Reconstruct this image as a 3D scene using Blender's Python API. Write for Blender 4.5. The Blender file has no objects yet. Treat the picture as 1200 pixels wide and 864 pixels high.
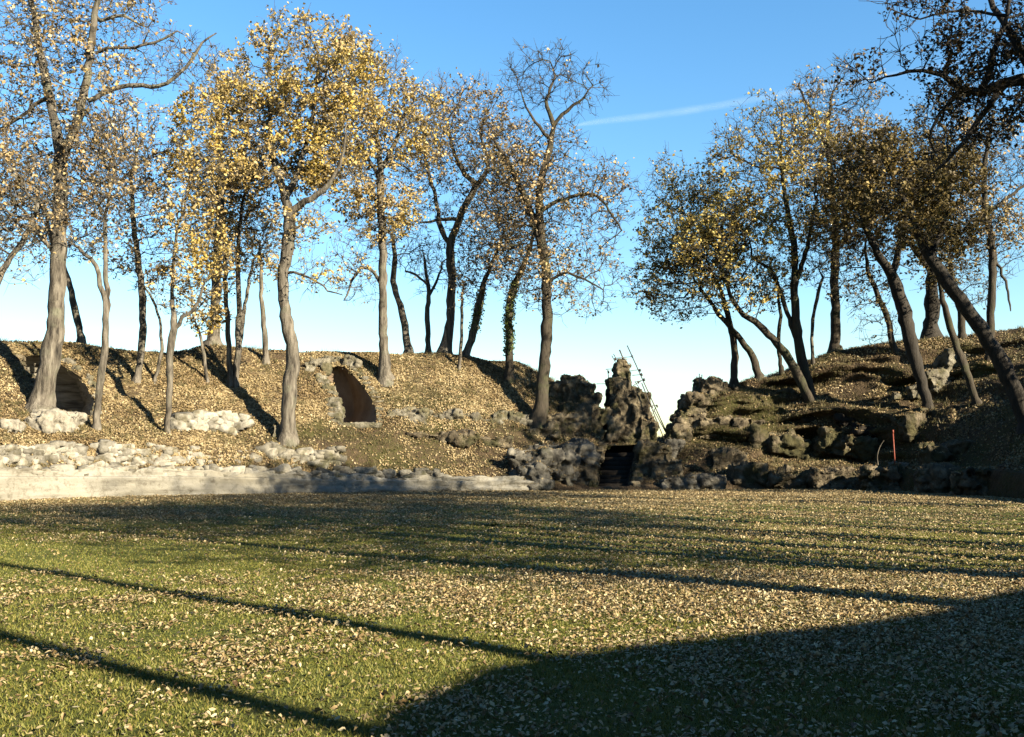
import bpy, bmesh, math, random
import numpy as np
from mathutils import Vector, Matrix

random.seed(7)
RNG = np.random.default_rng(7)
SC = bpy.context.scene
COL = SC.collection

# ------------------------------------------------------------------ camera model
F = 1150.0
CAMZ = 1.7
HOR = 538.0
PITCH = math.atan((HOR - 432.0) / F)
CP, SP = math.cos(PITCH), math.sin(PITCH)


def P(x, y, Y):
    """world point at depth Y seen at photo pixel x, y"""
    a, b = (x - 600.0) / F, (432.0 - y) / F
    ry = CP - SP * b
    rz = SP + CP * b
    k = Y / ry
    return np.array([a * k, Y, CAMZ + rz * k])


def proj(p):
    p = np.asarray(p, float)
    d = p - np.array([0, 0, CAMZ])
    w = d[..., 1] * CP + d[..., 2] * SP
    v = -d[..., 1] * SP + d[..., 2] * CP
    w = np.where(w > 0.1, w, 0.1)
    return 600 + F * d[..., 0] / w, 432 - F * v / w


# ------------------------------------------------------------------ noise
def _hash(ix, iy, iz, seed):
    h = (ix * 374761393 + iy * 668265263 + iz * 2147483647 + seed * 1274126177) & 0xffffffff
    h = ((h ^ (h >> 13)) * 1274126177) & 0xffffffff
    h = h ^ (h >> 16)
    return (h & 0xffff) / 65535.0


def vnoise(p, seed=0):
    p = np.asarray(p, float)
    i = np.floor(p).astype(np.int64)
    f = p - i
    f = f * f * (3 - 2 * f)
    r = 0
    for dx in (0, 1):
        wx = f[..., 0] if dx else 1 - f[..., 0]
        for dy in (0, 1):
            wy = f[..., 1] if dy else 1 - f[..., 1]
            for dz in (0, 1):
                wz = f[..., 2] if dz else 1 - f[..., 2]
                r = r + wx * wy * wz * _hash(i[..., 0] + dx, i[..., 1] + dy, i[..., 2] + dz, seed)
    return r * 2 - 1


def fbm(p, scale=1.0, octaves=4, seed=0):
    p = np.asarray(p, float) / scale
    a, s, t = 1.0, 0.0, 0.0
    for o in range(octaves):
        s = s + a * vnoise(p + 17.3 * o, seed + o)
        t += a
        p = p * 2.03
        a *= 0.5
    return s / t


def cellnoise(p, size, seed=0):
    """random value of the nearest jittered cell, and distance to the cell border"""
    q = np.asarray(p, float) / size
    i = np.floor(q).astype(np.int64)
    f1 = np.full(len(q), 9.0)
    f2 = np.full(len(q), 9.0)
    val = np.zeros(len(q))
    for dx in (-1, 0, 1):
        for dy in (-1, 0, 1):
            for dz in (-1, 0, 1):
                c = i + np.array([dx, dy, dz])
                j = np.stack([_hash(c[:, 0], c[:, 1], c[:, 2], seed + k) for k in (11, 12, 13)], 1)
                d = np.linalg.norm(c + j - q, axis=1)
                v = _hash(c[:, 0], c[:, 1], c[:, 2], seed + 17) * 2 - 1
                a = d < f1
                f2 = np.where(a, f1, np.minimum(f2, d))
                val = np.where(a, v, val)
                f1 = np.where(a, d, f1)
    return val, f2 - f1


# ------------------------------------------------------------------ mesh / object helpers
def mesh_from(name, verts, faces, mat=None, smooth=False):
    """faces: (n,3) or (n,4) array, or list of arrays"""
    verts = np.asarray(verts, np.float32)
    if not isinstance(faces, list):
        faces = [faces]
    faces = [np.asarray(f, np.int32) for f in faces if len(f)]
    me = bpy.data.meshes.new(name)
    me.vertices.add(len(verts))
    me.vertices.foreach_set('co', verts.ravel())
    loops = np.concatenate([f.ravel() for f in faces])
    sizes = np.concatenate([np.full(len(f), f.shape[1], np.int32) for f in faces])
    starts = np.concatenate([[0], np.cumsum(sizes)[:-1]]).astype(np.int32)
    me.loops.add(len(loops))
    me.loops.foreach_set('vertex_index', loops)
    me.polygons.add(len(sizes))
    me.polygons.foreach_set('loop_start', starts)
    me.polygons.foreach_set('loop_total', sizes)
    if smooth:
        me.polygons.foreach_set('use_smooth', np.ones(len(sizes), bool))
    me.update(calc_edges=True)
    me.validate()
    if mat:
        me.materials.append(mat)
    return me


def link(name, me, parent=None):
    o = bpy.data.objects.new(name, me)
    COL.objects.link(o)
    if parent:
        o.parent = parent
    return o


def tag(o, label=None, cat=None, group=None, kind=None):
    if label:
        o['label'] = label
    if cat:
        o['category'] = cat
    if group:
        o['group'] = group
    if kind:
        o['kind'] = kind
    return o


def empty(name, loc):
    o = bpy.data.objects.new(name, None)
    o.empty_display_size = 0.3
    COL.objects.link(o)
    o.location = loc
    return o


# ------------------------------------------------------------------ materials
def new_mat(name):
    m = bpy.data.materials.new(name)
    m.use_nodes = True
    nt = m.node_tree
    nt.nodes.clear()
    out = nt.nodes.new('ShaderNodeOutputMaterial')
    return m, nt, out


def N(nt, t, **kw):
    n = nt.nodes.new(t)
    for k, v in kw.items():
        if k in n.inputs.keys():
            n.inputs[k].default_value = v
        else:
            setattr(n, k, v)
    return n


ALB = .35      # overall reflectance of the materials


def ramp(nt, stops, interp='LINEAR'):
    r = nt.nodes.new('ShaderNodeValToRGB')
    r.color_ramp.interpolation = interp
    el = r.color_ramp.elements
    while len(el) < len(stops):
        el.new(0.5)
    for e, (p, c) in zip(el, stops):
        e.position = p
        e.color = (c[0] * ALB, c[1] * ALB, c[2] * ALB, 1)
    return r


def leaf_material(name, cols, transl=0.35, clump=None):
    """each leaf has its own colour out of cols; clump = second list met in patches"""
    m, nt, out = new_mat(name)
    L = nt.links.new
    g = N(nt, 'ShaderNodeNewGeometry')
    n = len(cols)
    r1 = ramp(nt, [((i + .5) / n, c) for i, c in enumerate(cols)])
    L(g.outputs['Random Per Island'], r1.inputs[0])
    col = r1.outputs[0]
    if clump:
        n = len(clump)
        r2 = ramp(nt, [((i + .5) / n, c) for i, c in enumerate(clump)])
        L(g.outputs['Random Per Island'], r2.inputs[0])
        tc = N(nt, 'ShaderNodeTexCoord')
        nz = N(nt, 'ShaderNodeTexNoise', Scale=0.45, Detail=2.0)
        L(tc.outputs['Object'], nz.inputs['Vector'])
        mr = N(nt, 'ShaderNodeMapRange')
        mr.inputs[1].default_value = .42
        mr.inputs[2].default_value = .6
        L(nz.outputs[0], mr.inputs[0])
        mx = N(nt, 'ShaderNodeMix', data_type='RGBA')
        L(mr.outputs[0], mx.inputs[0])
        L(col, mx.inputs[6])
        L(r2.outputs[0], mx.inputs[7])
        col = mx.outputs[2]
    d = N(nt, 'ShaderNodeBsdfPrincipled')
    d.inputs['Roughness'].default_value = .6
    d.inputs['Specular IOR Level'].default_value = .25
    L(col, d.inputs['Base Color'])
    t = N(nt, 'ShaderNodeBsdfTranslucent')
    L(col, t.inputs[0])
    s = N(nt, 'ShaderNodeMixShader')
    s.inputs[0].default_value = transl
    L(d.outputs[0], s.inputs[1])
    L(t.outputs[0], s.inputs[2])
    L(s.outputs[0], out.inputs[0])
    return m


def noise_material(name, stops, scale=2.0, detail=8.0, bump=.3, bscale=12.0, rough=.9, distort=0.0,
                   second=None, second_scale=.6, second_rng=(.5, .62), spec=.2, stretch=None, bdist=.05, island=None):
    m, nt, out = new_mat(name)
    L = nt.links.new
    tc = N(nt, 'ShaderNodeTexCoord')
    vec = tc.outputs['Object']
    if stretch:
        mp = N(nt, 'ShaderNodeMapping')
        mp.inputs['Scale'].default_value = stretch
        L(vec, mp.inputs[0])
        vec = mp.outputs[0]
    nz = N(nt, 'ShaderNodeTexNoise', Scale=scale, Detail=detail, Roughness=.62, Distortion=distort)
    L(vec, nz.inputs['Vector'])
    r = ramp(nt, stops)
    L(nz.outputs[0], r.inputs[0])
    col = r.outputs[0]
    if second:
        n2 = N(nt, 'ShaderNodeTexNoise', Scale=second_scale, Detail=6.0, Roughness=.6)
        L(tc.outputs['Object'], n2.inputs['Vector'])
        mr = N(nt, 'ShaderNodeMapRange')
        mr.inputs[1].default_value, mr.inputs[2].default_value = second_rng
        L(n2.outputs[0], mr.inputs[0])
        n3 = N(nt, 'ShaderNodeTexNoise', Scale=scale * 2.3, Detail=6.0)
        L(vec, n3.inputs['Vector'])
        r2 = ramp(nt, second)
        L(n3.outputs[0], r2.inputs[0])
        mx = N(nt, 'ShaderNodeMix', data_type='RGBA')
        L(mr.outputs[0], mx.inputs[0])
        L(col, mx.inputs[6])
        L(r2.outputs[0], mx.inputs[7])
        col = mx.outputs[2]
    if island:
        g_ = N(nt, 'ShaderNodeNewGeometry')
        mr_ = N(nt, 'ShaderNodeMapRange')
        mr_.inputs[3].default_value, mr_.inputs[4].default_value = island
        L(g_.outputs['Random Per Island'], mr_.inputs[0])
        vm = N(nt, 'ShaderNodeVectorMath', operation='SCALE')
        L(col, vm.inputs[0])
        L(mr_.outputs[0], vm.inputs['Scale'])
        col = vm.outputs[0]
    b = N(nt, 'ShaderNodeBsdfPrincipled')
    b.inputs['Roughness'].default_value = rough
    b.inputs['Specular IOR Level'].default_value = spec
    L(col, b.inputs['Base Color'])
    nb = N(nt, 'ShaderNodeTexNoise', Scale=bscale, Detail=8.0, Roughness=.7)
    L(vec, nb.inputs['Vector'])
    bp = N(nt, 'ShaderNodeBump')
    bp.inputs['Strength'].default_value = bump
    bp.inputs['Distance'].default_value = bdist
    L(nb.outputs[0], bp.inputs['Height'])
    L(bp.outputs[0], b.inputs['Normal'])
    L(b.outputs[0], out.inputs[0])
    return m


M = {}
GOLD = [(1.0, .72, .14), (1.0, .80, .24), (.90, .58, .09), (1.0, .82, .38), (.62, .40, .08)]
TAN = [(.88, .68, .36), (.70, .50, .22), (1.0, .84, .54), (.50, .34, .14), (.86, .64, .24)]
BROWN = [(.62, .42, .18), (.42, .26, .10), (.78, .58, .30), (.28, .17, .07), (.88, .70, .40)]
OLIVE = [(.62, .52, .14), (.84, .68, .20), (.42, .36, .10), (1.0, .82, .28), (.66, .48, .15)]
DARK = [(.06, .045, .02), (.10, .065, .025), (.045, .04, .018), (.13, .085, .03), (.07, .05, .02)]
M['gold'] = leaf_material('golden leaves', GOLD, .22, TAN)
M['tan'] = leaf_material('tan leaves', TAN, .2, BROWN)
M['brown'] = leaf_material('brown leaves', BROWN, .2, TAN)
M['olive'] = leaf_material('olive yellow leaves', OLIVE, .22, GOLD)
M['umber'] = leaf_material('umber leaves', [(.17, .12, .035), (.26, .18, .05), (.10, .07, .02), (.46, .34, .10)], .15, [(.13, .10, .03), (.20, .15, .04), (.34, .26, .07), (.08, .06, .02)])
M['dark'] = leaf_material('dark evergreen leaves', DARK, .15)
M['ivy'] = leaf_material('ivy leaves', [(.16, .24, .05), (.26, .36, .08), (.40, .46, .12), (.18, .26, .07)], .25)
M['litter'] = leaf_material('fallen leaves', [(.82, .67, .36), (.46, .32, .14), (1.0, .88, .56), (.70, .53, .24), (.22, .13, .06), (.88, .71, .40), (.38, .25, .11), (.58, .42, .20)], .12)
M['litter_hill'] = leaf_material('fallen leaves on bank', [(.64, .50, .26), (.46, .34, .16), (.84, .70, .42), (.54, .40, .19), (.28, .19, .09)], .12, [(.38, .27, .12), (.24, .16, .07), (.54, .40, .20), (.16, .11, .05)])
M['blade'] = leaf_material('grass blades', [(.18, .21, .035), (.28, .30, .055), (.46, .43, .09), (.21, .23, .045), (.38, .36, .08), (.48, .40, .13)], .3)
M['bark'] = noise_material('grey brown bark', [(.34, (.035, .03, .024)), (.48, (.17, .148, .116)), (.68, (.38, .34, .275))], 5.5, 8, 1.0, 10, stretch=(1, 1, .16),
                           second=[(.3, (.15, .15, .10)), (.7, (.32, .31, .23))], second_scale=1.1, second_rng=(.52, .68), bdist=.08)
M['bark_dark'] = noise_material('mossy bark with painted shade', [(.25, (.035, .029, .021)), (.5, (.085, .07, .05)), (.75, (.14, .115, .085))], 5.0, 8, .9, 9, stretch=(1, 1, .25),  # mossy bark, darkened so that tree shade is part of its colour
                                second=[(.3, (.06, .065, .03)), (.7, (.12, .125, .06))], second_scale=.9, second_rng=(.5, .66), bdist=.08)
M['bark_black'] = noise_material('bark with deep painted shade', [(.3, (.03, .026, .02)), (.6, (.07, .06, .048)), (.8, (.11, .095, .075))], 5.0, 8, .9, 9, stretch=(1, 1, .25), bdist=.08)  # darkest bark: deep shade on the trunks is put into the colour
M['stone'] = noise_material('weathered limestone', [(.3, (.12, .105, .075)), (.5, (.32, .29, .22)), (.72, (.58, .54, .43))], 1.6, 10, 1.0, 6,
                            second=[(.3, (.10, .10, .055)), (.7, (.24, .21, .12))], second_scale=1.3, second_rng=(.44, .58), bdist=.12)
M['pale'] = noise_material('pale limestone', [(.3, (.22, .20, .15)), (.5, (.46, .42, .34)), (.72, (.66, .62, .51))], 3.0, 10, .8, 9,
                           second=[(.3, (.22, .2, .13)), (.7, (.36, .32, .22))], second_scale=1.5, second_rng=(.6, .72), bdist=.08)
M['rubble'] = noise_material('pale rubble stones', [(.25, (.36, .33, .26)), (.5, (.60, .56, .46)), (.75, (.76, .72, .62))], 4.0, 10, .8, 12,
                             second=[(.3, (.2, .18, .12)), (.7, (.34, .30, .2))], second_scale=1.5, second_rng=(.5, .64), bdist=.06, island=(.45, 1.05))
M['rubble_grey'] = noise_material('grey rubble stones', [(.25, (.18, .16, .12)), (.5, (.36, .33, .26)), (.75, (.55, .52, .43))], 4.0, 10, .8, 12,
                                  second=[(.3, (.1, .1, .055)), (.7, (.22, .2, .12))], second_scale=1.2, second_rng=(.5, .64), bdist=.06, island=(.5, 1.2))
M['darkrock'] = noise_material('mossy concrete rock', [(.32, (.05, .04, .026)), (.5, (.21, .17, .11)), (.7, (.54, .45, .30))], 1.3, 10, 1.0, 5,
                               second=[(.3, (.05, .05, .02)), (.7, (.15, .135, .06))], second_scale=.8, second_rng=(.5, .6), bdist=.2)
M['mossrock'] = noise_material('mossy outcrop rock', [(.32, (.05, .04, .026)), (.5, (.19, .155, .10)), (.7, (.46, .38, .26))], 1.3, 10, 1.0, 5,
                               second=[(.3, (.05, .05, .02)), (.7, (.16, .14, .06))], second_scale=.9, second_rng=(.38, .52), bdist=.2)
M['greyrock'] = noise_material('blue grey rock', [(.3, (.06, .053, .042)), (.5, (.22, .205, .17)), (.7, (.52, .48, .39))], 1.2, 10, 1.0, 5,
                               second=[(.3, (.08, .085, .05)), (.7, (.16, .15, .10))], second_scale=.7, second_rng=(.55, .66), bdist=.15)
M['concrete'] = noise_material('streaked grey concrete', [(.34, (.14, .12, .095)), (.5, (.36, .33, .265)), (.66, (.56, .51, .42))], 2.2, 8, .6, 8, stretch=(.35, .35, 2.2), bdist=.05)
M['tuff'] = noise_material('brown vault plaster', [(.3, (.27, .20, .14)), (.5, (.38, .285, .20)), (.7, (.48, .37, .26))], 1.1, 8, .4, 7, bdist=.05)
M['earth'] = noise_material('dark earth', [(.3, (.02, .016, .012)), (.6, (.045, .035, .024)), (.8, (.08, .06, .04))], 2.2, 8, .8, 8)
M['steel'] = noise_material('rusty steel pole', [(.3, (.05, .04, .035)), (.6, (.11, .095, .085)), (.8, (.16, .11, .08))], 9, 5, .15, 30, rough=.55, spec=.4)
M['redpaint'] = noise_material('faded red paint', [(.3, (.30, .06, .035)), (.6, (.42, .10, .06)), (.8, (.50, .22, .16))], 9, 5, .15, 30, rough=.6)


def plaster_material():
    m, nt, out = new_mat('weathered podium plaster')
    L = nt.links.new
    tc = N(nt, 'ShaderNodeTexCoord')
    mp = N(nt, 'ShaderNodeMapping')
    mp.inputs['Scale'].default_value = (.35, .35, 3.0)
    L(tc.outputs['Object'], mp.inputs[0])
    n1 = N(nt, 'ShaderNodeTexNoise', Scale=1.1, Detail=10.0, Roughness=.65)
    L(mp.outputs[0], n1.inputs['Vector'])
    r1 = ramp(nt, [(.28, (.26, .23, .17)), (.42, (.58, .54, .44)), (.55, (.72, .68, .57)), (.75, (.80, .76, .66))])
    L(n1.outputs[0], r1.inputs[0])
    n2 = N(nt, 'ShaderNodeTexNoise', Scale=3.5, Detail=10.0, Roughness=.75)
    L(tc.outputs['Object'], n2.inputs['Vector'])
    r2 = ramp(nt, [(.36, (.58, .52, .40)), (.5, (1.6, 1.6, 1.6))])
    L(n2.outputs[0], r2.inputs[0])
    mx = N(nt, 'ShaderNodeMix', data_type='RGBA', blend_type='MULTIPLY')
    mx.inputs[0].default_value = .8
    L(r1.outputs[0], mx.inputs[6])
    L(r2.outputs[0], mx.inputs[7])
    n3 = N(nt, 'ShaderNodeTexNoise', Scale=.22, Detail=6.0, Roughness=.7)
    L(tc.outputs['Object'], n3.inputs['Vector'])
    mr = N(nt, 'ShaderNodeMapRange')
    mr.inputs[1].default_value, mr.inputs[2].default_value = .48, .66
    L(n3.outputs[0], mr.inputs[0])
    mx2 = N(nt, 'ShaderNodeMix', data_type='RGBA')
    mx2.inputs[7].default_value = (.12, .11, .085, 1)
    L(mr.outputs[0], mx2.inputs[0])
    L(mx.outputs[2], mx2.inputs[6])
    b = N(nt, 'ShaderNodeBsdfPrincipled')
    b.inputs['Roughness'].default_value = .9
    b.inputs['Specular IOR Level'].default_value = .2
    L(mx2.outputs[2], b.inputs['Base Color'])
    bp = N(nt, 'ShaderNodeBump')
    bp.inputs['Strength'].default_value = .8
    bp.inputs['Distance'].default_value = .06
    L(n2.outputs[0], bp.inputs['Height'])
    L(bp.outputs[0], b.inputs['Normal'])
    L(b.outputs[0], out.inputs[0])
    return m


M['plaster'] = plaster_material()


def ground_material(name, attr_moss, litter, soil, green):
    m, nt, out = new_mat(name)
    L = nt.links.new
    tc = N(nt, 'ShaderNodeTexCoord')
    v = tc.outputs['Object']
    # litter mottling (leaf sized cells)
    vo = N(nt, 'ShaderNodeTexVoronoi', Scale=9.0)
    L(v, vo.inputs['Vector'])
    sep = N(nt, 'ShaderNodeSeparateColor')
    L(vo.outputs['Color'], sep.inputs[0])
    rl = ramp(nt, litter)
    L(sep.outputs[0], rl.inputs[0])
    ns = N(nt, 'ShaderNodeTexNoise', Scale=3.0, Detail=9.0, Roughness=.7)
    L(v, ns.inputs['Vector'])
    rs = ramp(nt, soil)
    L(ns.outputs[0], rs.inputs[0])
    ng = N(nt, 'ShaderNodeTexNoise', Scale=14.0, Detail=8.0, Roughness=.75)
    L(v, ng.inputs['Vector'])
    rg = ramp(nt, green)
    L(ng.outputs[0], rg.inputs[0])
    at = N(nt, 'ShaderNodeAttribute', attribute_name=attr_moss)
    sp = N(nt, 'ShaderNodeSeparateColor')
    L(at.outputs['Color'], sp.inputs[0])
    # R = green share, G = litter share
    n2 = N(nt, 'ShaderNodeTexNoise', Scale=5.0, Detail=8.0, Roughness=.7)
    L(v, n2.inputs['Vector'])

    def thresh(src, soft):
        a = N(nt, 'ShaderNodeMath', operation='ADD')
        L(src, a.inputs[0])
        L(n2.outputs[0], a.inputs[1])
        r = N(nt, 'ShaderNodeMapRange')
        r.inputs[1].default_value, r.inputs[2].default_value = 1 - soft, 1 + soft
        L(a.outputs[0], r.inputs[0])
        return r.outputs[0]
    m1 = N(nt, 'ShaderNodeMix', data_type='RGBA')
    L(thresh(sp.outputs[0], .12), m1.inputs[0])
    L(rs.outputs[0], m1.inputs[6])
    L(rg.outputs[0], m1.inputs[7])
    m2 = N(nt, 'ShaderNodeMix', data_type='RGBA')
    L(thresh(sp.outputs[1], .08), m2.inputs[0])
    L(m1.outputs[2], m2.inputs[6])
    L(rl.outputs[0], m2.inputs[7])
    b = N(nt, 'ShaderNodeBsdfPrincipled')
    b.inputs['Roughness'].default_value = .95
    b.inputs['Specular IOR Level'].default_value = .1
    L(m2.outputs[2], b.inputs['Base Color'])
    bp = N(nt, 'ShaderNodeBump')
    bp.inputs['Strength'].default_value = 1.0
    bp.inputs['Distance'].default_value = .06
    ad = N(nt, 'ShaderNodeMath', operation='ADD')
    L(ng.outputs[0], ad.inputs[0])
    L(vo.outputs['Distance'], ad.inputs[1])
    L(ad.outputs[0], bp.inputs['Height'])
    L(bp.outputs[0], b.inputs['Normal'])
    L(b.outputs[0], out.inputs[0])
    return m


LIT = [(.05, (.13, .09, .045)), (.35, (.28, .20, .10)), (.6, (.42, .32, .16)), (.95, (.64, .52, .30))]
SOIL = [(.3, (.05, .038, .022)), (.55, (.14, .10, .06)), (.75, (.25, .18, .105))]
GREEN = [(.3, (.035, .037, .013)), (.5, (.09, .09, .028)), (.7, (.19, .17, .06))]
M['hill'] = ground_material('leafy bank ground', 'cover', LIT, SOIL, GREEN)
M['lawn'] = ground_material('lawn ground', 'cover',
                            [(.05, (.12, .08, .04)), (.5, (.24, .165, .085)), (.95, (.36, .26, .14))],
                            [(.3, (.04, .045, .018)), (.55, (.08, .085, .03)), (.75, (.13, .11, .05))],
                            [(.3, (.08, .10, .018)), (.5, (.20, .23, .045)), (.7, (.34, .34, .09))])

# ------------------------------------------------------------------ terrain control columns
VIS = {
    -300: (30, (565, 30.45), (548, 31.5), (520, 32), (490, 34), (357, 40)),
    -150: (35, (561, 35.45), (546, 37), (522, 37.5), (492, 40), (380, 46.5)),
    0: (39.5, (558.5, 39.95), (546, 41.3), (524, 41.8), (495, 44.5), (398, 52)),
    75: (42, (558.5, 42.45), (546, 44), (524, 44.5), (494, 47.5), (399, 54.5)),
    150: (44.2, (558.5, 44.65), (546, 46), (523, 46.5), (500, 49), (408, 56)),
    200: (45.5, (558.5, 45.95), (546, 47), (523, 47.5), (500, 50), (411, 57)),
    240: (46.3, (559, 46.75), (547, 47.8), (524, 48.4), (502, 51), (404, 58)),
    300: (47.5, (560, 47.95), (548, 49), (530, 49.6), (508, 52), (404, 59.5)),
    340: (48.2, (561, 48.65), (549, 49.7), (532, 50.3), (515, 52), (408, 60)),
    400: (49, (563, 49.45), (549, 50.5), (530, 51.2), (499, 54), (411, 60.5)),
    460: (50, (563, 50.5), (545, 52), (520, 53), (498, 54.5), (411, 61)),
    530: (51, (563, 51.5), (540, 53), (515, 54.5), (495, 56), (415, 61.5)),
    575: (51.7, (562, 52.2), (542, 53.5), (515, 55), (495, 56.5), (421, 61.5)),
    605: (52, (560, 52.6), (540, 54), (515, 55.5), (495, 57), (422, 61.5)),
    625: (52.2, (561, 52.8), (540, 54.4), (517, 56), (497, 57.4), (432, 61.7)),
    645: (52.5, (562, 53.2), (540, 55), (520, 56.5), (500, 58), (442, 62)),
    688: (53, (565, 54), (545, 55.5), (528, 57), (515, 58.5), (468, 62)),
    708: (53, (568, 54), (555, 55.5), (540, 57), (525, 58.5), (507, 62)),
    740: (53.5, (569, 54.2), (555, 56), (535, 57.5), (521, 59), (515, 63)),
    778: (53.5, (569, 54.2), (555, 56), (535, 57.5), (519, 59), (511, 63)),
    800: (54, (566, 54.8), (552, 56.5), (535, 58), (515, 59.5), (497, 62)),
    830: (54.5, (563, 55.2), (548, 57), (525, 58.5), (495, 60), (462, 62.5)),
    860: (55, (560, 55.6), (546, 57.3), (520, 58.8), (488, 60.5), (449, 63)),
    900: (55, (558, 55.6), (546, 57.5), (520, 59), (480, 60.5), (434, 63)),
    945: (54.6, (552, 55.2), (545, 57.5), (520, 58.5), (475, 60), (418, 62.5)),
    1000: (53.5, (553, 54), (545, 56.5), (520, 57.5), (470, 58.7), (407, 61.5)),
    1050: (51.5, (551, 52), (545, 54.5), (515, 55.5), (465, 57.5), (401, 60.5)),
    1100: (48.5, (551, 49), (545, 51.5), (510, 53.5), (460, 56.5), (396, 60.5)),
    1150: (45, (552, 45.5), (546, 47.7), (505, 50.5), (455, 54.5), (390, 60)),
    1200: (40.5, (554, 41), (546, 43), (500, 47), (450, 52), (383, 59.5)),
    1330: (33, (569, 33.4), (552, 35), (500, 40), (440, 45), (355, 54)),
}
VX = np.array(sorted(VIS), float)
# arrays [col, knot(0..5)] of y and Y
_VY = np.array([[HOR + CAMZ * F / VIS[int(x)][0]] + [k[0] for k in VIS[int(x)][1:]] for x in VX], float)
_VD = np.array([[VIS[int(x)][0]] + [k[1] for k in VIS[int(x)][1:]] for x in VX], float)


def col_knots(x):
    ys = np.array([np.interp(x, VX, _VY[:, k]) for k in range(6)])
    ds = np.array([np.interp(x, VX, _VD[:, k]) for k in range(6)])
    return ys, ds


def hit(x, y):
    """depth of the bank surface seen at pixel x, y"""
    ys, ds = col_knots(x)
    return float(np.interp(-y, -ys, ds))


def back_tail(p5, d):
    """knots beyond the crest"""
    d = d / np.linalg.norm(d)
    q = []
    for s, dz in ((3.5, -.5), (9, -3.0), (22, None)):
        z = -.4 if dz is None else p5[2] + dz
        q.append(np.array([p5[0] + d[0] * s, p5[1] + d[1] * s, z]))
    return q


TOPS = []
ROWS = []      # each row: 9 knots of 3D points
for x in np.arange(-300, 1331, 4.0):
    ys, ds = col_knots(x)
    pts = [P(x, ys[k], ds[k]) for k in range(6)]
    pts[0][2] = -.06
    d = pts[5][:2] - pts[0][:2]
    pts += back_tail(pts[5], np.array([d[0], d[1]]))
    ROWS.append(pts)
NVIS = len(ROWS)


def wrow(b, c, zc):
    b, c = np.array(b, float), np.array(c, float)
    L_ = np.linalg.norm(c - b)
    d = (c - b) / L_
    f = zc / 8.0
    pts = [np.array([b[0], b[1], -.06])]
    for s, z in ((.3, .6 * f), (1.8, .9 * f), (.33 * L_, 2.4 * f), (.58 * L_, 4.8 * f)):
        pts.append(np.array([b[0] + d[0] * s, b[1] + d[1] * s, z]))
    pts.append(np.array([c[0], c[1], zc]))
    return pts + back_tail(pts[5], d)


WORLD_R = [((23, 27.5), (32, 31.5), 8), ((25, 20), (34, 21), 8), ((24, 11.5), (30.5, 8.5), 8), ((20.5, 7), (25, 3.6), 8),
           ((17, 5), (20.3, 1.0), 8.4), ((13.5, 3.4), (16.7, -.5), 7.7), ((10.3, 1.6), (12.8, -1.7), 7.3),
           ((8.2, -.6), (10.5, -3.0), 7.0), ((7.4, -2.6), (10.0, -4.2), 6.7), ((6.6, -4.2), (9.4, -5.8), 3.2), ((5.6, -5.5), (8, -8), .5)]
WORLD_L = [((-4.4, -6), (-5, -11), .3), ((-5.6, -5), (-8, -10), 4), ((-9, -2), (-14, -9), 7.5), ((-15, 5), (-22, -1), 8),
           ((-20, 14), (-29, 11), 8), ((-22.5, 23), (-32, 24), 8)]


def densify(rows, step=.8):
    out = []
    for a, b in zip(rows[:-1], rows[1:]):
        n = max(1, int(np.linalg.norm(a[0][:2] - b[0][:2]) / step))
        for i in range(n):
            t = i / n
            t = t * t * (3 - 2 * t) if n > 2 else t
            out.append([(1 - t) * pa + t * pb for pa, pb in zip(a, b)])
    return out


rr = [ROWS[-1]] + [wrow(*w) for w in WORLD_R]
rl = [wrow(*w) for w in WORLD_L] + [ROWS[0]]
right_rows = densify(rr)[1:] + [rr[-1]]
left_rows = densify(rl)
ALL = left_rows + ROWS + right_rows
SUB = (4, 8, 7, 14, 26, 9, 7, 6)
K = np.array(ALL)                                    # [cols, 9, 3]
# smooth a little along the ring
Ks = K.copy()
for _ in range(3):
    Ks[1:-1] = .25 * Ks[:-2] + .5 * Ks[1:-1] + .25 * Ks[2:]
K = Ks
cols = []
for k, n in enumerate(SUB):
    for i in range(n):
        t = i / n
        cols.append((1 - t) * K[:, k] + t * K[:, k + 1])
cols.append(K[:, -1])
G = np.stack(cols, 1)                                # [cols, rows, 3]
NR = G.shape[1]
# soften knots across the profile
Gs = G.copy()
for _ in range(4):
    Gs[:, 6:-1] = .25 * Gs[:, 5:-2] + .5 * Gs[:, 6:-1] + .25 * Gs[:, 7:]
G = Gs
rowpos = np.arange(NR)
amp = np.clip((rowpos - 3) / 8.0, 0, 1)
amp[-8:] *= .5
n1 = fbm(G, 4.5, 4, 3)
n2 = fbm(G, 1.1, 4, 9)
rightness = np.clip((G[..., 0] - 4) / 6, 0, 1) * (G[..., 1] > 20)
disp = (n1 * .35 + n2 * .13) * amp[None, :]
disp = disp + rightness * amp[None, :] * (fbm(G * np.array([.55, 1, 1.8]), 1.9, 3, 21) * .45)
# ------------------------------------------------------------------ the passages cut into the bank
VAULT = [(401, 497), (398, 470), (390, 452), (381, 438), (386, 432), (396, 429), (404, 430), (412, 437), (425, 452), (435, 467), (441, 479), (441, 497)]
LEFTV = [(60, 478), (44, 452), (24, 428), (24, 418), (50, 416), (72, 428), (95, 442), (112, 470), (106, 489)]
STAIR = [(698, 571), (704, 545), (712, 523), (748, 521), (744, 545), (738, 570)]


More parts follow.
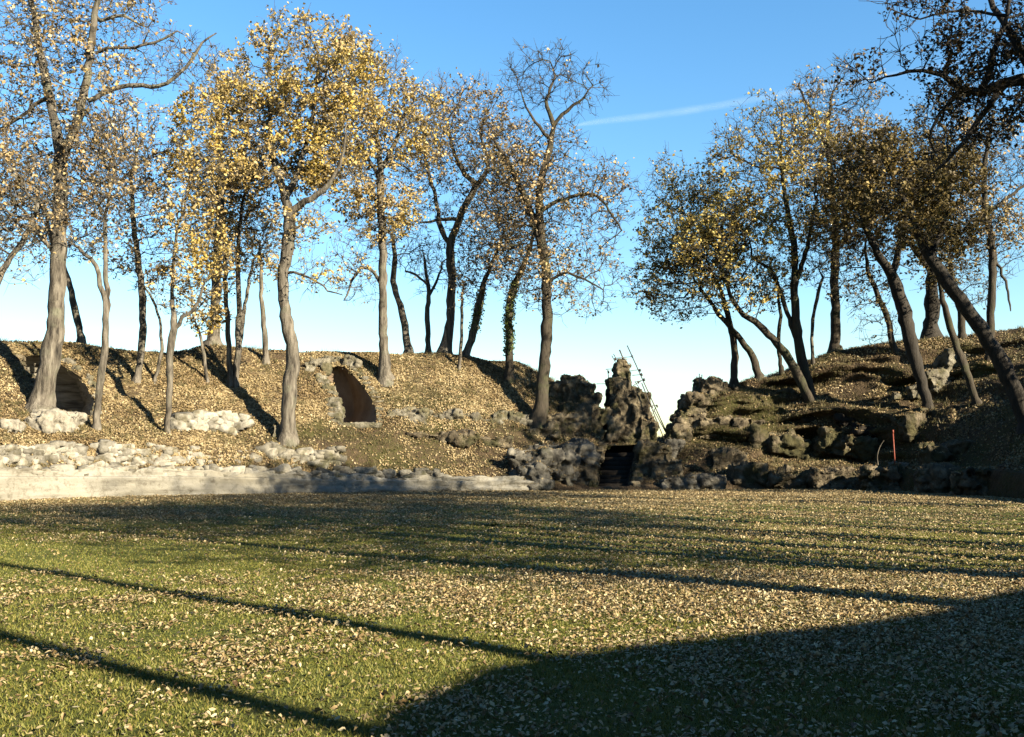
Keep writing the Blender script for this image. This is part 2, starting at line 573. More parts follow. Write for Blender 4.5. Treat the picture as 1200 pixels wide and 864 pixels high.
_hx, _hy = proj(G)
for _poly in (VAULT, LEFTV, STAIR):
    _c = np.array(_poly, float)
    _d = np.min(np.stack([np.hypot(_hx - a, _hy - b) for a, b in np.concatenate([_c, (_c + np.roll(_c, -1, 0)) / 2])]), 0)
    disp = disp * np.clip((_d - 8) / 35.0, .05, 1)
shelf = fbm(np.stack([G[..., 0] * .16, G[..., 1] * .16, G[..., 2] * 1.15], -1), 1.0, 3, 88)
shelf2 = fbm(np.stack([G[..., 0] * .5, G[..., 1] * .5, G[..., 2] * 2.6], -1), 1.0, 3, 89)
rug = np.clip((G[..., 0] - 7) / 4, 0, 1) * (G[..., 1] > 30) * np.clip((sum(SUB[:5]) - 4 - rowpos) / 8.0, 0, 1)[None] * np.clip((rowpos - 3) / 6.0, 0, 1)[None]
G[..., 1] -= rug * (shelf * 2.3 + shelf2 * .7)
leftrug = np.clip((5 - G[..., 0]) / 3, 0, 1) * (G[..., 1] > 30) * np.clip((sum(SUB[:5]) - 4 - rowpos) / 8.0, 0, 1)[None] * np.clip((rowpos - 6) / 6.0, 0, 1)[None]
disp = disp + leftrug * shelf2 * .16
G[..., 2] += disp
G[..., 1] -= disp * .5


def surf_noise_z(pt):
    return 0


hx, hy = proj(G)
NC = G.shape[0]

# bring the sheet's edge onto the outlines of the openings
for _poly in (VAULT, LEFTV, STAIR):
    _x, _y = proj(G)
    _best = np.full(_x.shape, 1e9)
    _nx, _ny = _x.copy(), _y.copy()
    for (_x1, _y1), (_x2, _y2) in zip(_poly, _poly[1:] + _poly[:1]):
        _dx, _dy = _x2 - _x1, _y2 - _y1
        _t = np.clip(((_x - _x1) * _dx + (_y - _y1) * _dy) / (_dx * _dx + _dy * _dy), 0, 1)
        _qx, _qy = _x1 + _t * _dx, _y1 + _t * _dy
        _e = np.hypot(_x - _qx, _y - _qy)
        _m = _e < _best
        _best = np.where(_m, _e, _best)
        _nx, _ny = np.where(_m, _qx, _nx), np.where(_m, _qy, _ny)
    _sel = (_best < 2.3) & (G[..., 1] > 25) & (rowpos[None, :] < sum(SUB[:5]))
    for _i, _j in zip(*np.where(_sel)):
        G[_i, _j] = P(_nx[_i, _j], _ny[_i, _j], G[_i, _j, 1])


def inpoly(x, y, poly):
    x, y = np.asarray(x), np.asarray(y)
    r = np.zeros(x.shape, bool)
    n = len(poly)
    for i in range(n):
        (x1, y1), (x2, y2) = poly[i], poly[(i + 1) % n]
        c = ((y1 > y) != (y2 > y)) & (x < (x2 - x1) * (y - y1) / ((y2 - y1) + 1e-9) + x1)
        r ^= c
    return r


idx = np.arange(NC * NR).reshape(NC, NR)
quads = np.stack([idx[:-1, :-1], idx[1:, :-1], idx[1:, 1:], idx[:-1, 1:]], -1).reshape(-1, 4)
cen = G.reshape(-1, 3)[quads].mean(1)
cx, cy = proj(cen)
rowq = np.tile(np.arange(NR - 1), NC - 1)
front = (rowq < sum(SUB[:5])) & (cen[:, 1] > 25)
keep = np.ones(len(quads), bool)
for poly in (VAULT, LEFTV, STAIR):
    keep &= ~(inpoly(cx, cy, poly) & front)
hill_quads = quads[keep]
def terrace(x, y):
    return np.clip((x - 270) / 90, 0, 1) * np.clip((700 - x) / 80, 0, 1) * np.clip((y - 490) / 20, 0, 1) * np.clip((562 - y) / 18, 0, 1)


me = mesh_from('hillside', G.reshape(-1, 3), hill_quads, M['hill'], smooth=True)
gv = G.reshape(-1, 3)
px, py = proj(gv)
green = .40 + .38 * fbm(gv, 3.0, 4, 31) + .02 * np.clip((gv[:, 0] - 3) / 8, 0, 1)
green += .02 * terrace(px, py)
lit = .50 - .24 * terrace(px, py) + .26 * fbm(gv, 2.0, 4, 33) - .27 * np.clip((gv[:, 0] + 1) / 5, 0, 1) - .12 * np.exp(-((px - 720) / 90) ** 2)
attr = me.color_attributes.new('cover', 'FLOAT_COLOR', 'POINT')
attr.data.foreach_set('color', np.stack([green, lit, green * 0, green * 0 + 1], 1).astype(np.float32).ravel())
hill = tag(link('hillside', me), kind='structure', label='leaf covered earth bank ringing the arena')

# lawn: one sheet to the horizon, finer near the arena
rads = np.concatenate([np.linspace(0, 70, 100), np.geomspace(74, 3000, 26)])
th = np.linspace(0, 2 * math.pi, 181)[:-1]
C0 = np.array([0.0, 25.0])
lv = np.array([[C0[0] + r * math.cos(t), C0[1] + r * math.sin(t), 0] for r in rads[1:] for t in th])
lv = np.vstack([[C0[0], C0[1], 0], lv])
inner = np.clip(1 - np.hypot(lv[:, 0], lv[:, 1] - 25) / 60, 0, 1)
lv[:, 2] = fbm(lv, 6.0, 3, 5) * .05 * (inner > 0)
nT = len(th)
ring = 1 + np.arange((len(rads) - 1) * nT).reshape(len(rads) - 1, nT)
lq = np.stack([ring[:-1], np.roll(ring[:-1], -1, 1), np.roll(ring[1:], -1, 1), ring[1:]], -1).reshape(-1, 4)
lq = lq[:, ::1]
tri = np.stack([np.zeros(nT, int), ring[0], np.roll(ring[0], -1)], -1)
me = mesh_from('lawn', lv, [lq, tri], M['lawn'], smooth=True)
dist = lv[:, 1]
lg = .62 + .2 * fbm(lv, 5.0, 4, 41) - .15 * np.clip((dist - 25) / 30, 0, 1)
ll = .22 + .25 * np.clip((dist - 12) / 40, 0, 1) + .2 * fbm(lv, 4.0, 4, 43)
attr = me.color_attributes.new('cover', 'FLOAT_COLOR', 'POINT')
attr.data.foreach_set('color', np.stack([lg, ll, lg * 0, lg * 0 + 1], 1).astype(np.float32).ravel())
tag(link('lawn', me), kind='structure', label='flat grass arena floor strewn with leaves')


# ------------------------------------------------------------------ scattering leaves and grass
def leaf_mesh(pos, size, rng, flat=.35, curl=.3, up=None, wide=.62):
    """folded little leaves: 6 verts, 4 tris each = two quads along a midrib"""
    n = len(pos)
    nrm = rng.normal(size=(n, 3)) * flat
    nrm += np.array([0, 0, 1.0]) if up is None else up
    nrm /= np.linalg.norm(nrm, axis=1)[:, None]
    a = rng.normal(size=(n, 3))
    u = np.cross(nrm, a)
    u /= np.linalg.norm(u, axis=1)[:, None] + 1e-9
    w = np.cross(nrm, u)
    s = np.asarray(size)[:, None]
    c = (rng.random((n, 1)) - .25) * curl * 2
    # midrib base, mid, tip ; left, right
    v0 = pos - u * s * .5
    v1 = pos + u * s * .5 + nrm * s * c * .5
    vl = pos - u * s * .02 + w * s * wide * .5 + nrm * s * c
    vr = pos - u * s * .02 - w * s * wide * .5 + nrm * s * c * rng.random((n, 1))
    vl2 = pos + u * s * .30 + w * s * wide * .36 + nrm * s * c * 1.2
    vr2 = pos + u * s * .30 - w * s * wide * .36 + nrm * s * c * 1.1
    V = np.stack([v0, vr, vr2, v1, vl2, vl], 1).reshape(-1, 3)
    b = np.arange(n)[:, None] * 6
    q = np.concatenate([b + np.array([[0, 1, 2, 3]]), b + np.array([[0, 3, 4, 5]])])
    return V, q


def quad_leaves(pos, size, rng, up=.25, wide=.7):
    n = len(pos)
    nrm = rng.normal(size=(n, 3))
    nrm[:, 2] = np.abs(nrm[:, 2]) + up
    nrm /= np.linalg.norm(nrm, axis=1)[:, None]
    u = np.cross(nrm, rng.normal(size=(n, 3)))
    u /= np.linalg.norm(u, axis=1)[:, None] + 1e-9
    w = np.cross(nrm, u)
    s = np.asarray(size)[:, None]
    f = nrm * s * .18
    V = np.stack([pos - u * s * .5, pos - w * s * wide * .5 + f, pos + u * s * .5, pos + w * s * wide * .5 + f], 1).reshape(-1, 3)
    b = np.arange(n)[:, None] * 4
    return V, np.concatenate([b + np.array([[0, 1, 2]]), b + np.array([[0, 2, 3]])])


BASE = K[:, 0, :2]      # ring inner edge in plan


def inside_arena(x, y):
    return inpoly(x, y, [tuple(p) for p in BASE[::6]])


rng = np.random.default_rng(11)
# lawn leaves
n = 1000000
u = rng.random(n)
Yd = np.sqrt(u * (57.0 ** 2 - 4.0 ** 2) + 16)
X = (rng.random(n) - .5) * 2 * (Yd * .56 + 1.5)
nb = 260000
Yn = np.sqrt(rng.random(nb) * (15.0 ** 2 - 16) + 16)
Yd = np.concatenate([Yd, Yn])
X = np.concatenate([X, (rng.random(nb) - .5) * 2 * (Yn * .56 + 1.5)])
n += nb
pp = np.stack([X, Yd, np.zeros(n)], 1)
dens = .20 + .36 * fbm(pp, 3.0, 4, 51) + .42 * fbm(pp, .5, 3, 57)
dens += .22 * np.clip((X - (-1)) / 4, -1, .8) * np.clip((30 - Yd) / 12, 0, 1)
dens += .25 * np.clip((Yd - 14) / 30, 0, 1)
ok = (rng.random(n) < np.clip(dens, .035, .8)) & inside_arena(X, Yd)
pp = pp[ok]
pp[:, 2] = .018 + rng.random(len(pp)) * .03 + fbm(np.stack([pp[:, 0], pp[:, 1], 0 * pp[:, 0]], 1), 6.0, 3, 5) * .05
V, q = leaf_mesh(pp, (.019 + rng.random(len(pp)) ** 2.2 * .036) * (1 + .016 * pp[:, 1]), rng, .27, .42)
tag(link('fallen_leaves', mesh_from('fallen_leaves', V, q, M['litter'])), 'pale dry oak leaves scattered over the green lawn', 'fallen leaves', kind='stuff')

# grass blades, near field
n = 420000
u = rng.random(n)
Yd = 3.5 + (26.0 - 3.5) * u ** 1.35
X = (rng.random(n) - .5) * 2 * (Yd * .56 + 1)
pp = np.stack([X, Yd, np.zeros(n)], 1)
ok = (rng.random(n) < np.clip(.6 + .7 * fbm(pp, 1.6, 3, 61), .1, 1)) & inside_arena(X, Yd)
pp = pp[ok]
pp[:, 2] = fbm(pp, 6.0, 3, 5) * .05 - .004
n = len(pp)
h = (.018 + .024 * rng.random(n))[:, None]
ang = rng.random(n) * 2 * math.pi
sd = np.stack([np.cos(ang), np.sin(ang), 0 * ang], 1) * (.004 + .0004 * pp[:, 1])[:, None]
ln = rng.normal(size=(n, 3)) * .5
ln[:, 2] = 1
V = np.stack([pp - sd, pp + sd, pp + ln * h], 1).reshape(-1, 3)
q = np.arange(n * 3).reshape(n, 3)
tag(link('grass', mesh_from('grass', V, q, M['blade'])), 'short green grass blades of the arena lawn', 'grass', kind='stuff')

# leaves on the banks
A = gv[hill_quads]
area = .5 * np.linalg.norm(np.cross(A[:, 2] - A[:, 0], A[:, 3] - A[:, 1]), axis=1)
qc = A.mean(1)
nq = np.cross(A[:, 2] - A[:, 0], A[:, 3] - A[:, 1])
nq /= np.linalg.norm(nq, axis=1)[:, None] + 1e-9
nq[nq[:, 2] < 0] *= -1
qx, qy = proj(qc)
rowk = rowq[keep]
w = area * (rowk > 4) * (rowk < sum(SUB[:5]) + 4)
w = w * ((qc[:, 1] > 28) & (qx > -140) & (qx < 1330))
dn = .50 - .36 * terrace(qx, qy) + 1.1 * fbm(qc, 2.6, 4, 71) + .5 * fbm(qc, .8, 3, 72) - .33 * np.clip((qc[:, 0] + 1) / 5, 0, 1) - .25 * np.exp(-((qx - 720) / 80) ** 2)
w = w * np.clip(dn, .05, 1.2) * np.where(nq[:, 2] > .45, 1, .25)
n = 105000
pick = rng.choice(len(w), n, p=w / w.sum())
a, b = rng.random((n, 1)), rng.random((n, 1))
Q = A[pick]
pp = (Q[:, 0] * (1 - a) + Q[:, 1] * a) * (1 - b) + (Q[:, 3] * (1 - a) + Q[:, 2] * a) * b
pp += nq[pick] * .035
V, q = leaf_mesh(pp, .07 + rng.random(n) * .08, rng, .4, .35, up=nq[pick])
tag(link('fallen_leaves', mesh_from('bank_leaves', V, q, M['litter_hill'])), 'golden brown fallen leaves covering the banks', 'fallen leaves', kind='stuff')


# dry grass tufts and weeds on the banks
tn = .25 + 1.3 * fbm(qc, 1.8, 4, 141) + .25 * terrace(qx, qy) + .12 * np.clip((qc[:, 0] - 3) / 5, 0, 1)
w2 = area * (rowk > 6) * (rowk < sum(SUB[:5]) + 3) * ((qc[:, 1] > 28) & (qx > -120) & (qx < 1330)) * np.clip(tn, 0, 1)
nt_ = 5200
pick = rng.choice(len(w2), nt_, p=w2 / w2.sum())
a, b = rng.random((nt_, 1)), rng.random((nt_, 1))
Q = A[pick]
tc0 = (Q[:, 0] * (1 - a) + Q[:, 1] * a) * (1 - b) + (Q[:, 3] * (1 - a) + Q[:, 2] * a) * b
nb_ = 16
root_ = np.repeat(tc0, nb_, 0) + rng.normal(size=(nt_ * nb_, 3)) * [.10, .10, .0]
hh = np.repeat(.07 + .22 * rng.random(nt_) ** 2, nb_)[:, None] * (.6 + .7 * rng.random((nt_ * nb_, 1)))
dr = rng.normal(size=(nt_ * nb_, 3)) * .45
dr[:, 2] = 1
ang = rng.random(nt_ * nb_) * 2 * math.pi
sd = np.stack([np.cos(ang), np.sin(ang), 0 * ang], 1) * .014
V = np.stack([root_ - sd, root_ + sd, root_ + dr * hh], 1).reshape(-1, 3)
M['weeds'] = leaf_material('dry grass and weeds', [(.16, .15, .05), (.30, .25, .10), (.10, .11, .035), (.46, .38, .19), (.20, .15, .07)], .2)
tag(link('weeds', mesh_from('weeds', V, np.arange(len(V)).reshape(-1, 3), M['weeds'])), 'dry grass tufts and weeds growing on the banks', 'weeds', kind='stuff')


# ------------------------------------------------------------------ trees
def smooth_poly(pts, step):
    """catmull-rom through rows (x,y,z,r)"""
    pts = [np.asarray(p, float) for p in pts]
    if len(pts) == 2:
        pts.insert(1, (pts[0] + pts[1]) / 2)
    ext = [2 * pts[0] - pts[1]] + pts + [2 * pts[-1] - pts[-2]]
    out = []
    for i in range(1, len(ext) - 2):
        p0, p1, p2, p3 = ext[i - 1:i + 3]
        n = max(1, int(np.linalg.norm((p2 - p1)[:3]) / step))
        for j in range(n):
            t = j / n
            out.append(.5 * ((2 * p1) + (-p0 + p2) * t + (2 * p0 - 5 * p1 + 4 * p2 - p3) * t * t + (-p0 + 3 * p1 - 3 * p2 + p3) * t ** 3))
    out.append(pts[-1])
    return np.array(out)


def grow(pos, par, rad, att, step, dk, iters, rng):
    """space colonisation from the given skeleton"""
    pos = [np.asarray(p) for p in pos]
    n0 = len(pos)
    if len(att) == 0:
        return np.array(pos), list(par), list(rad), n0
    att = np.asarray(att)
    # only upper skeleton nodes may sprout
    best = np.full(len(att), 1e9)
    near = np.zeros(len(att), int)
    alive = np.ones(len(att), bool)

    def upd(ids):
        nonlocal best, near
        Q = np.array([pos[i] for i in ids])
        d = np.linalg.norm(att[:, None, :] - Q[None], axis=2)
        j = d.argmin(1)
        dm = d[np.arange(len(att)), j]
        b = dm < best
        best = np.where(b, dm, best)
        near = np.where(b, np.array(ids)[j], near)
    upd(list(range(n0)))
    kids = {}
    for it in range(iters):
        act = np.where(alive)[0]
        if len(act) == 0:
            break
        new = []
        order = np.argsort(near[act])
        sa = act[order]
        un, st = np.unique(near[sa], return_index=True)
        st = list(st) + [len(sa)]
        for k, nd in enumerate(un):
            g = sa[st[k]:st[k + 1]]
            g = g[best[g] < 9.0]
            if len(g) == 0:
                continue
            v = att[g] - pos[nd]
            v /= np.linalg.norm(v, axis=1)[:, None] + 1e-9
            d = v.mean(0)
            if np.linalg.norm(d) < .15:
                d = v[0]
            d = d / np.linalg.norm(d) + rng.normal(size=3) * .28
            d /= np.linalg.norm(d)
            if kids.get(nd, 0) > 3:
                alive[g[best[g] < dk * 2]] = False
                continue
            kids[nd] = kids.get(nd, 0) + 1
            pos.append(pos[nd] + d * step * (.8 + .4 * rng.random()))
            par.append(int(nd))
            rad.append(0.0)
            new.append(len(pos) - 1)
        if not new:
            break
        upd(new)
        alive &= best > dk
    return np.array(pos), par, rad, n0


def sweep(pts, rads, sides, rng, bumpy=0.0):
    n = len(pts)
    t = np.gradient(pts, axis=0)
    t /= np.linalg.norm(t, axis=1)[:, None] + 1e-9
    ref = np.array([.31, .87, .21])
    u = np.cross(t, ref)
    bad = np.linalg.norm(u, axis=1) < .05
    u[bad] = np.cross(t[bad], np.array([1.0, .1, .2]))
    u /= np.linalg.norm(u, axis=1)[:, None]
    w = np.cross(t, u)
    a = np.arange(sides) / sides * 2 * math.pi
    rr_ = np.repeat(rads[:, None], sides, 1)
    if bumpy > 0:
        rr_ = rr_ * (1 + bumpy * fbm(pts[:, None, :] + .5 * np.stack([np.cos(a), np.sin(a), a * 0], 1)[None], .5, 3, 77))
    V = pts[:, None, :] + (u[:, None, :] * np.cos(a)[None, :, None] + w[:, None, :] * np.sin(a)[None, :, None]) * rr_[..., None]
    ix = np.arange(n * sides).reshape(n, sides)
    q = np.stack([ix[:-1], np.roll(ix[:-1], -1, 1), np.roll(ix[1:], -1, 1), ix[1:]], -1).reshape(-1, 4)
    return V.reshape(-1, 3), q


def build_tree(name, label, group, polys, ells, leaf='tan', leafy=3.0, bark='bark', seed=0, lsize=.185, twigs=3.4,
               att_area=1.0, ivy=None, step=.45, cat='tree', tw_len=.75):
    """polys: list of limbs, each rows (x,y,z,r); first is the trunk (starts in the ground); later limbs attach to the nearest node.
    ells: list of (centre3, radii3, leaf factor)"""
    rng = np.random.default_rng(1000 + seed)
    pos, par, rad = [], [], []
    for li, pl in enumerate(polys):
        s = smooth_poly(pl, step * .8)
        jit = rng.normal(size=(len(s), 3)) * .035
        jit[0] = 0
        s[:, :3] += jit * (1 if li else .7)
        if li == 0:
            p_prev = -1
        else:
            d = np.linalg.norm(np.array(pos) - s[0, :3], axis=1)
            p_prev = int(d.argmin())
            if d[p_prev] < step * .6:
                s = s[1:]
        for row in s:
            pos.append(row[:3].copy())
            par.append(p_prev)
            rad.append(max(row[3], .012))
            p_prev = len(pos) - 1
    nsk = len(pos)
    att, fac = [], []
    for c, r, lf in ells:
        vol = (r[0] * r[2]) * math.pi
        k = max(8, int(vol * 14.0 * att_area))
        d = rng.normal(size=(k, 3))
        d /= np.linalg.norm(d, axis=1)[:, None]
        rr_ = (rng.random((k, 1)) ** .42)
        a_ = np.asarray(c) + d * rr_ * np.asarray(r)
        # ragged outline: holes from low frequency noise
        h = fbm(a_, 1.7, 2, 200 + seed)
        a_ = a_[h > -.30]
        att.append(a_)
    att = np.concatenate(att) if att else np.zeros((0, 3))
    pos, par, rad, n0 = grow(pos, par, rad, att, step, .50, 70, rng)
    n = len(pos)
    par = np.array(par)
    rad = np.array(rad)
    nch = np.zeros(n, int)
    for i in range(n):
        if par[i] >= 0:
            nch[par[i]] += 1
    # pipe model radii for grown nodes
    acc = np.zeros(n)
    for i in range(n - 1, n0 - 1, -1):
        acc[i] = max(acc[i], .0165 ** 2.35)
        if par[i] >= n0:
            acc[par[i]] += acc[i]
    rg = acc ** (1 / 2.35)
    for i in range(n0, n):
        rad[i] = rg[i]
        if par[i] >= 0:
            rad[i] = min(rad[i], rad[par[i]] * .92)
        rad[i] = max(rad[i], .012)
    # chains
    kids = [[] for _ in range(n)]
    for i in range(n):
        if par[i] >= 0:
            kids[par[i]].append(i)
    Vs, Qs, off = [], [], 0
    stack = [(0, -1)]
    while stack:
        s0, pr = stack.pop()
        ch = [] if pr < 0 else [pr]
        i = s0
        while True:
            ch.append(i)
            ks = kids[i]
            if not ks:
                break
            m_ = max(ks, key=lambda j: (rad[j], -j)) if not (i < n0 and any(j == i + 1 and j < n0 for j in ks)) else i + 1
            for j in ks:
                if j != m_:
                    stack.append((j, i))
            i = m_
        if len(ch) < 2:
            continue
        r_ = rad[ch].copy()
        if pr >= 0:
            r_[0] = min(rad[pr], r_[1] * 1.15)
        rm = r_.max()
        sides = 12 if rm > .16 else 8 if rm > .07 else 5 if rm > .03 else 3
        r_[-1] *= .6
        V, q = sweep(pos[ch], r_, sides, rng, .34 if rm > .07 else 0)
        Vs.append(V)
        Qs.append(q + off)
        off += len(V)
    # twigs and leaves
    gi = np.arange(n0, n)
    thin = gi[rad[gi] < .045] if len(gi) else gi
    LP = []
    if len(thin):
        k = int(len(thin) * twigs)
        src = rng.choice(thin, k)
        d = pos[src] - pos[par[src]]
        d /= np.linalg.norm(d, axis=1)[:, None] + 1e-9
        d = d * .6 + rng.normal(size=(k, 3)) * .6 + np.array([0, 0, .22])
        d /= np.linalg.norm(d, axis=1)[:, None]
        ln = (rng.random(k) * .8 + .35)[:, None] * tw_len
        b = pos[src]
        mid = b + d * ln * .5 + rng.normal(size=(k, 3)) * .05
        e = b + d * ln + rng.normal(size=(k, 3)) * .1
        u = np.cross(d, np.array([.3, .2, .9]))
        u /= np.linalg.norm(u, axis=1)[:, None] + 1e-9
        w_ = np.cross(d, u)
        rv = []
        for c_, r_ in ((b, .013), (mid, .011), (e, .007)):
            for a_ in range(3):
                t_ = a_ * 2.0944
                rv.append(c_ + (u * math.cos(t_) + w_ * math.sin(t_)) * r_)
        V = np.stack(rv, 1)
        fq = np.array([[0, 1, 4, 3], [1, 2, 5, 4], [2, 0, 3, 5], [3, 4, 7, 6], [4, 5, 8, 7], [5, 3, 6, 8]])
        q = (np.arange(k)[:, None, None] * 9 + fq[None]).reshape(-1, 4)
        Vs.append(V.reshape(-1, 3))
        Qs.append(q + off)
        off += k * 9
        # leaf factor from the nearest ellipsoid
        lf = np.zeros(k)
        for c, r, f_ in ells:
            inn = (((e - np.asarray(c)) / np.asarray(r)) ** 2).sum(1) < 1.35
            lf = np.maximum(lf, np.where(inn, f_, 0))
        cl = np.clip(.85 + 2.6 * fbm(e, 1.3, 3, 300 + seed), .04, 3.0)
        cnt = rng.poisson(np.clip(lf * leafy * 1.45 * {'tan': .74, 'brown': .70, 'olive': .74, 'gold': 1.0, 'umber': .75}.get(leaf, 1) * cl, 0, 30))
        rep = np.repeat(np.arange(k), cnt)
        if len(rep):
            t_ = rng.random((len(rep), 1)) * .75 + .35
            LP = b[rep] + (e[rep] - b[rep]) * t_ + rng.normal(size=(len(rep), 3)) * .10
    base = np.array(polys[0][0][:3])
    root = empty(name, base)
    tag(root, label, cat, group)
    V = np.concatenate(Vs) - base
    Q = np.concatenate(Qs)
    link('trunk', mesh_from('trunk', V, Q, M[bark], smooth=True), root)
    if len(LP):
        V, q = quad_leaves(LP - base, lsize * (.6 + .9 * rng.random(len(LP)) ** 1.5), rng)
        link('crown', mesh_from('crown', V, q, M[leaf]), root)
    if ivy:
        z0, z1, dens = ivy
        sk = pos[:nsk]
        rk = rad[:nsk]
        sel = np.where((sk[:, 2] > z0) & (sk[:, 2] < z1) & (rk > .08))[0]
        if len(sel):
            k = int(len(sel) * dens)
            s_ = rng.choice(sel, k)
            d = rng.normal(size=(k, 3))
            d[:, 2] *= .6
            d /= np.linalg.norm(d, axis=1)[:, None]
            lp = sk[s_] + d * (rk[s_] + .03 + .18 * rng.random(k) ** 2)[:, None] + np.array([0, 0, 1]) * rng.normal(size=(k, 1)) * .15
            V, q = quad_leaves(lp - base, .10 + .07 * rng.random(k), rng, up=.0)
            link('ivy', mesh_from('ivy', V, q, M['ivy']), root)
    return root


def px_tree(name, label, group, trunk, ells, limbs=(), Y=None, dlean=0.0, ivy_px=None, sink=.35, **kw):
    """trunk: (x,y,w) photo pixels from the foot upward, all near depth Y"""
    if Y is None:
        Y = hit(trunk[0][0], trunk[0][1])
    rs = random.Random(hash(label) % 1000 if False else len(label) * 7 + int(trunk[0][0]))

    def conv(rows, j=.25):
        out = []
        for i, (x, y, w) in enumerate(rows):
            dd = Y + dlean * (trunk[0][1] - y) / 300.0 + (rs.uniform(-j, j) if i else 0)
            p = P(x, y, dd)
            out.append((p[0], p[1], p[2], w * .5 * Y / F))
        return out
    t = conv(trunk, .1)
    r0 = t[0][3]
    t = [(t[0][0], t[0][1], t[0][2] - sink, r0 * 1.7), (t[0][0], t[0][1], t[0][2] + .12, r0 * 1.3), (t[0][0] * .8 + t[1][0] * .2, t[0][1], t[0][2] * .8 + t[1][2] * .2, r0 * 1.0)] + t[1:]
    polys = [t]
    for lb in limbs:
        lean = rs.uniform(-1.4, 1.4)
        rows = []
        for i, (x, y, w) in enumerate(lb):
            dd = Y + dlean * (trunk[0][1] - y) / 300.0 + lean * i / max(1, len(lb) - 1)
            p = P(x, y, dd)
            rows.append((p[0], p[1], p[2], w * .5 * Y / F))
        polys.append(rows)
    E = []
    s = Y / F
    for e in ells:
        x, y, rx, ry = e[:4]
        f = e[4] if len(e) > 4 else 1.0
        dd = Y + dlean * (trunk[0][1] - y) / 300.0
        rx, ry = rx * 1.1, ry * 1.08
        E.append((P(x, y, dd), (rx * s, min(.5 * (rx + ry) * s, 3.6), ry * s), f))
    iv = None
    if ivy_px:
        iv = (P(trunk[0][0], ivy_px[0], Y)[2], P(trunk[0][0], ivy_px[1], Y)[2], ivy_px[2])
    return build_tree(name, label, group, polys, E, ivy=iv, seed=int(trunk[0][0]) + len(trunk), **kw)


GL = 'autumn trees on the left bank'
GR = 'autumn trees on the right bank'
T = px_tree
# ---- left bank

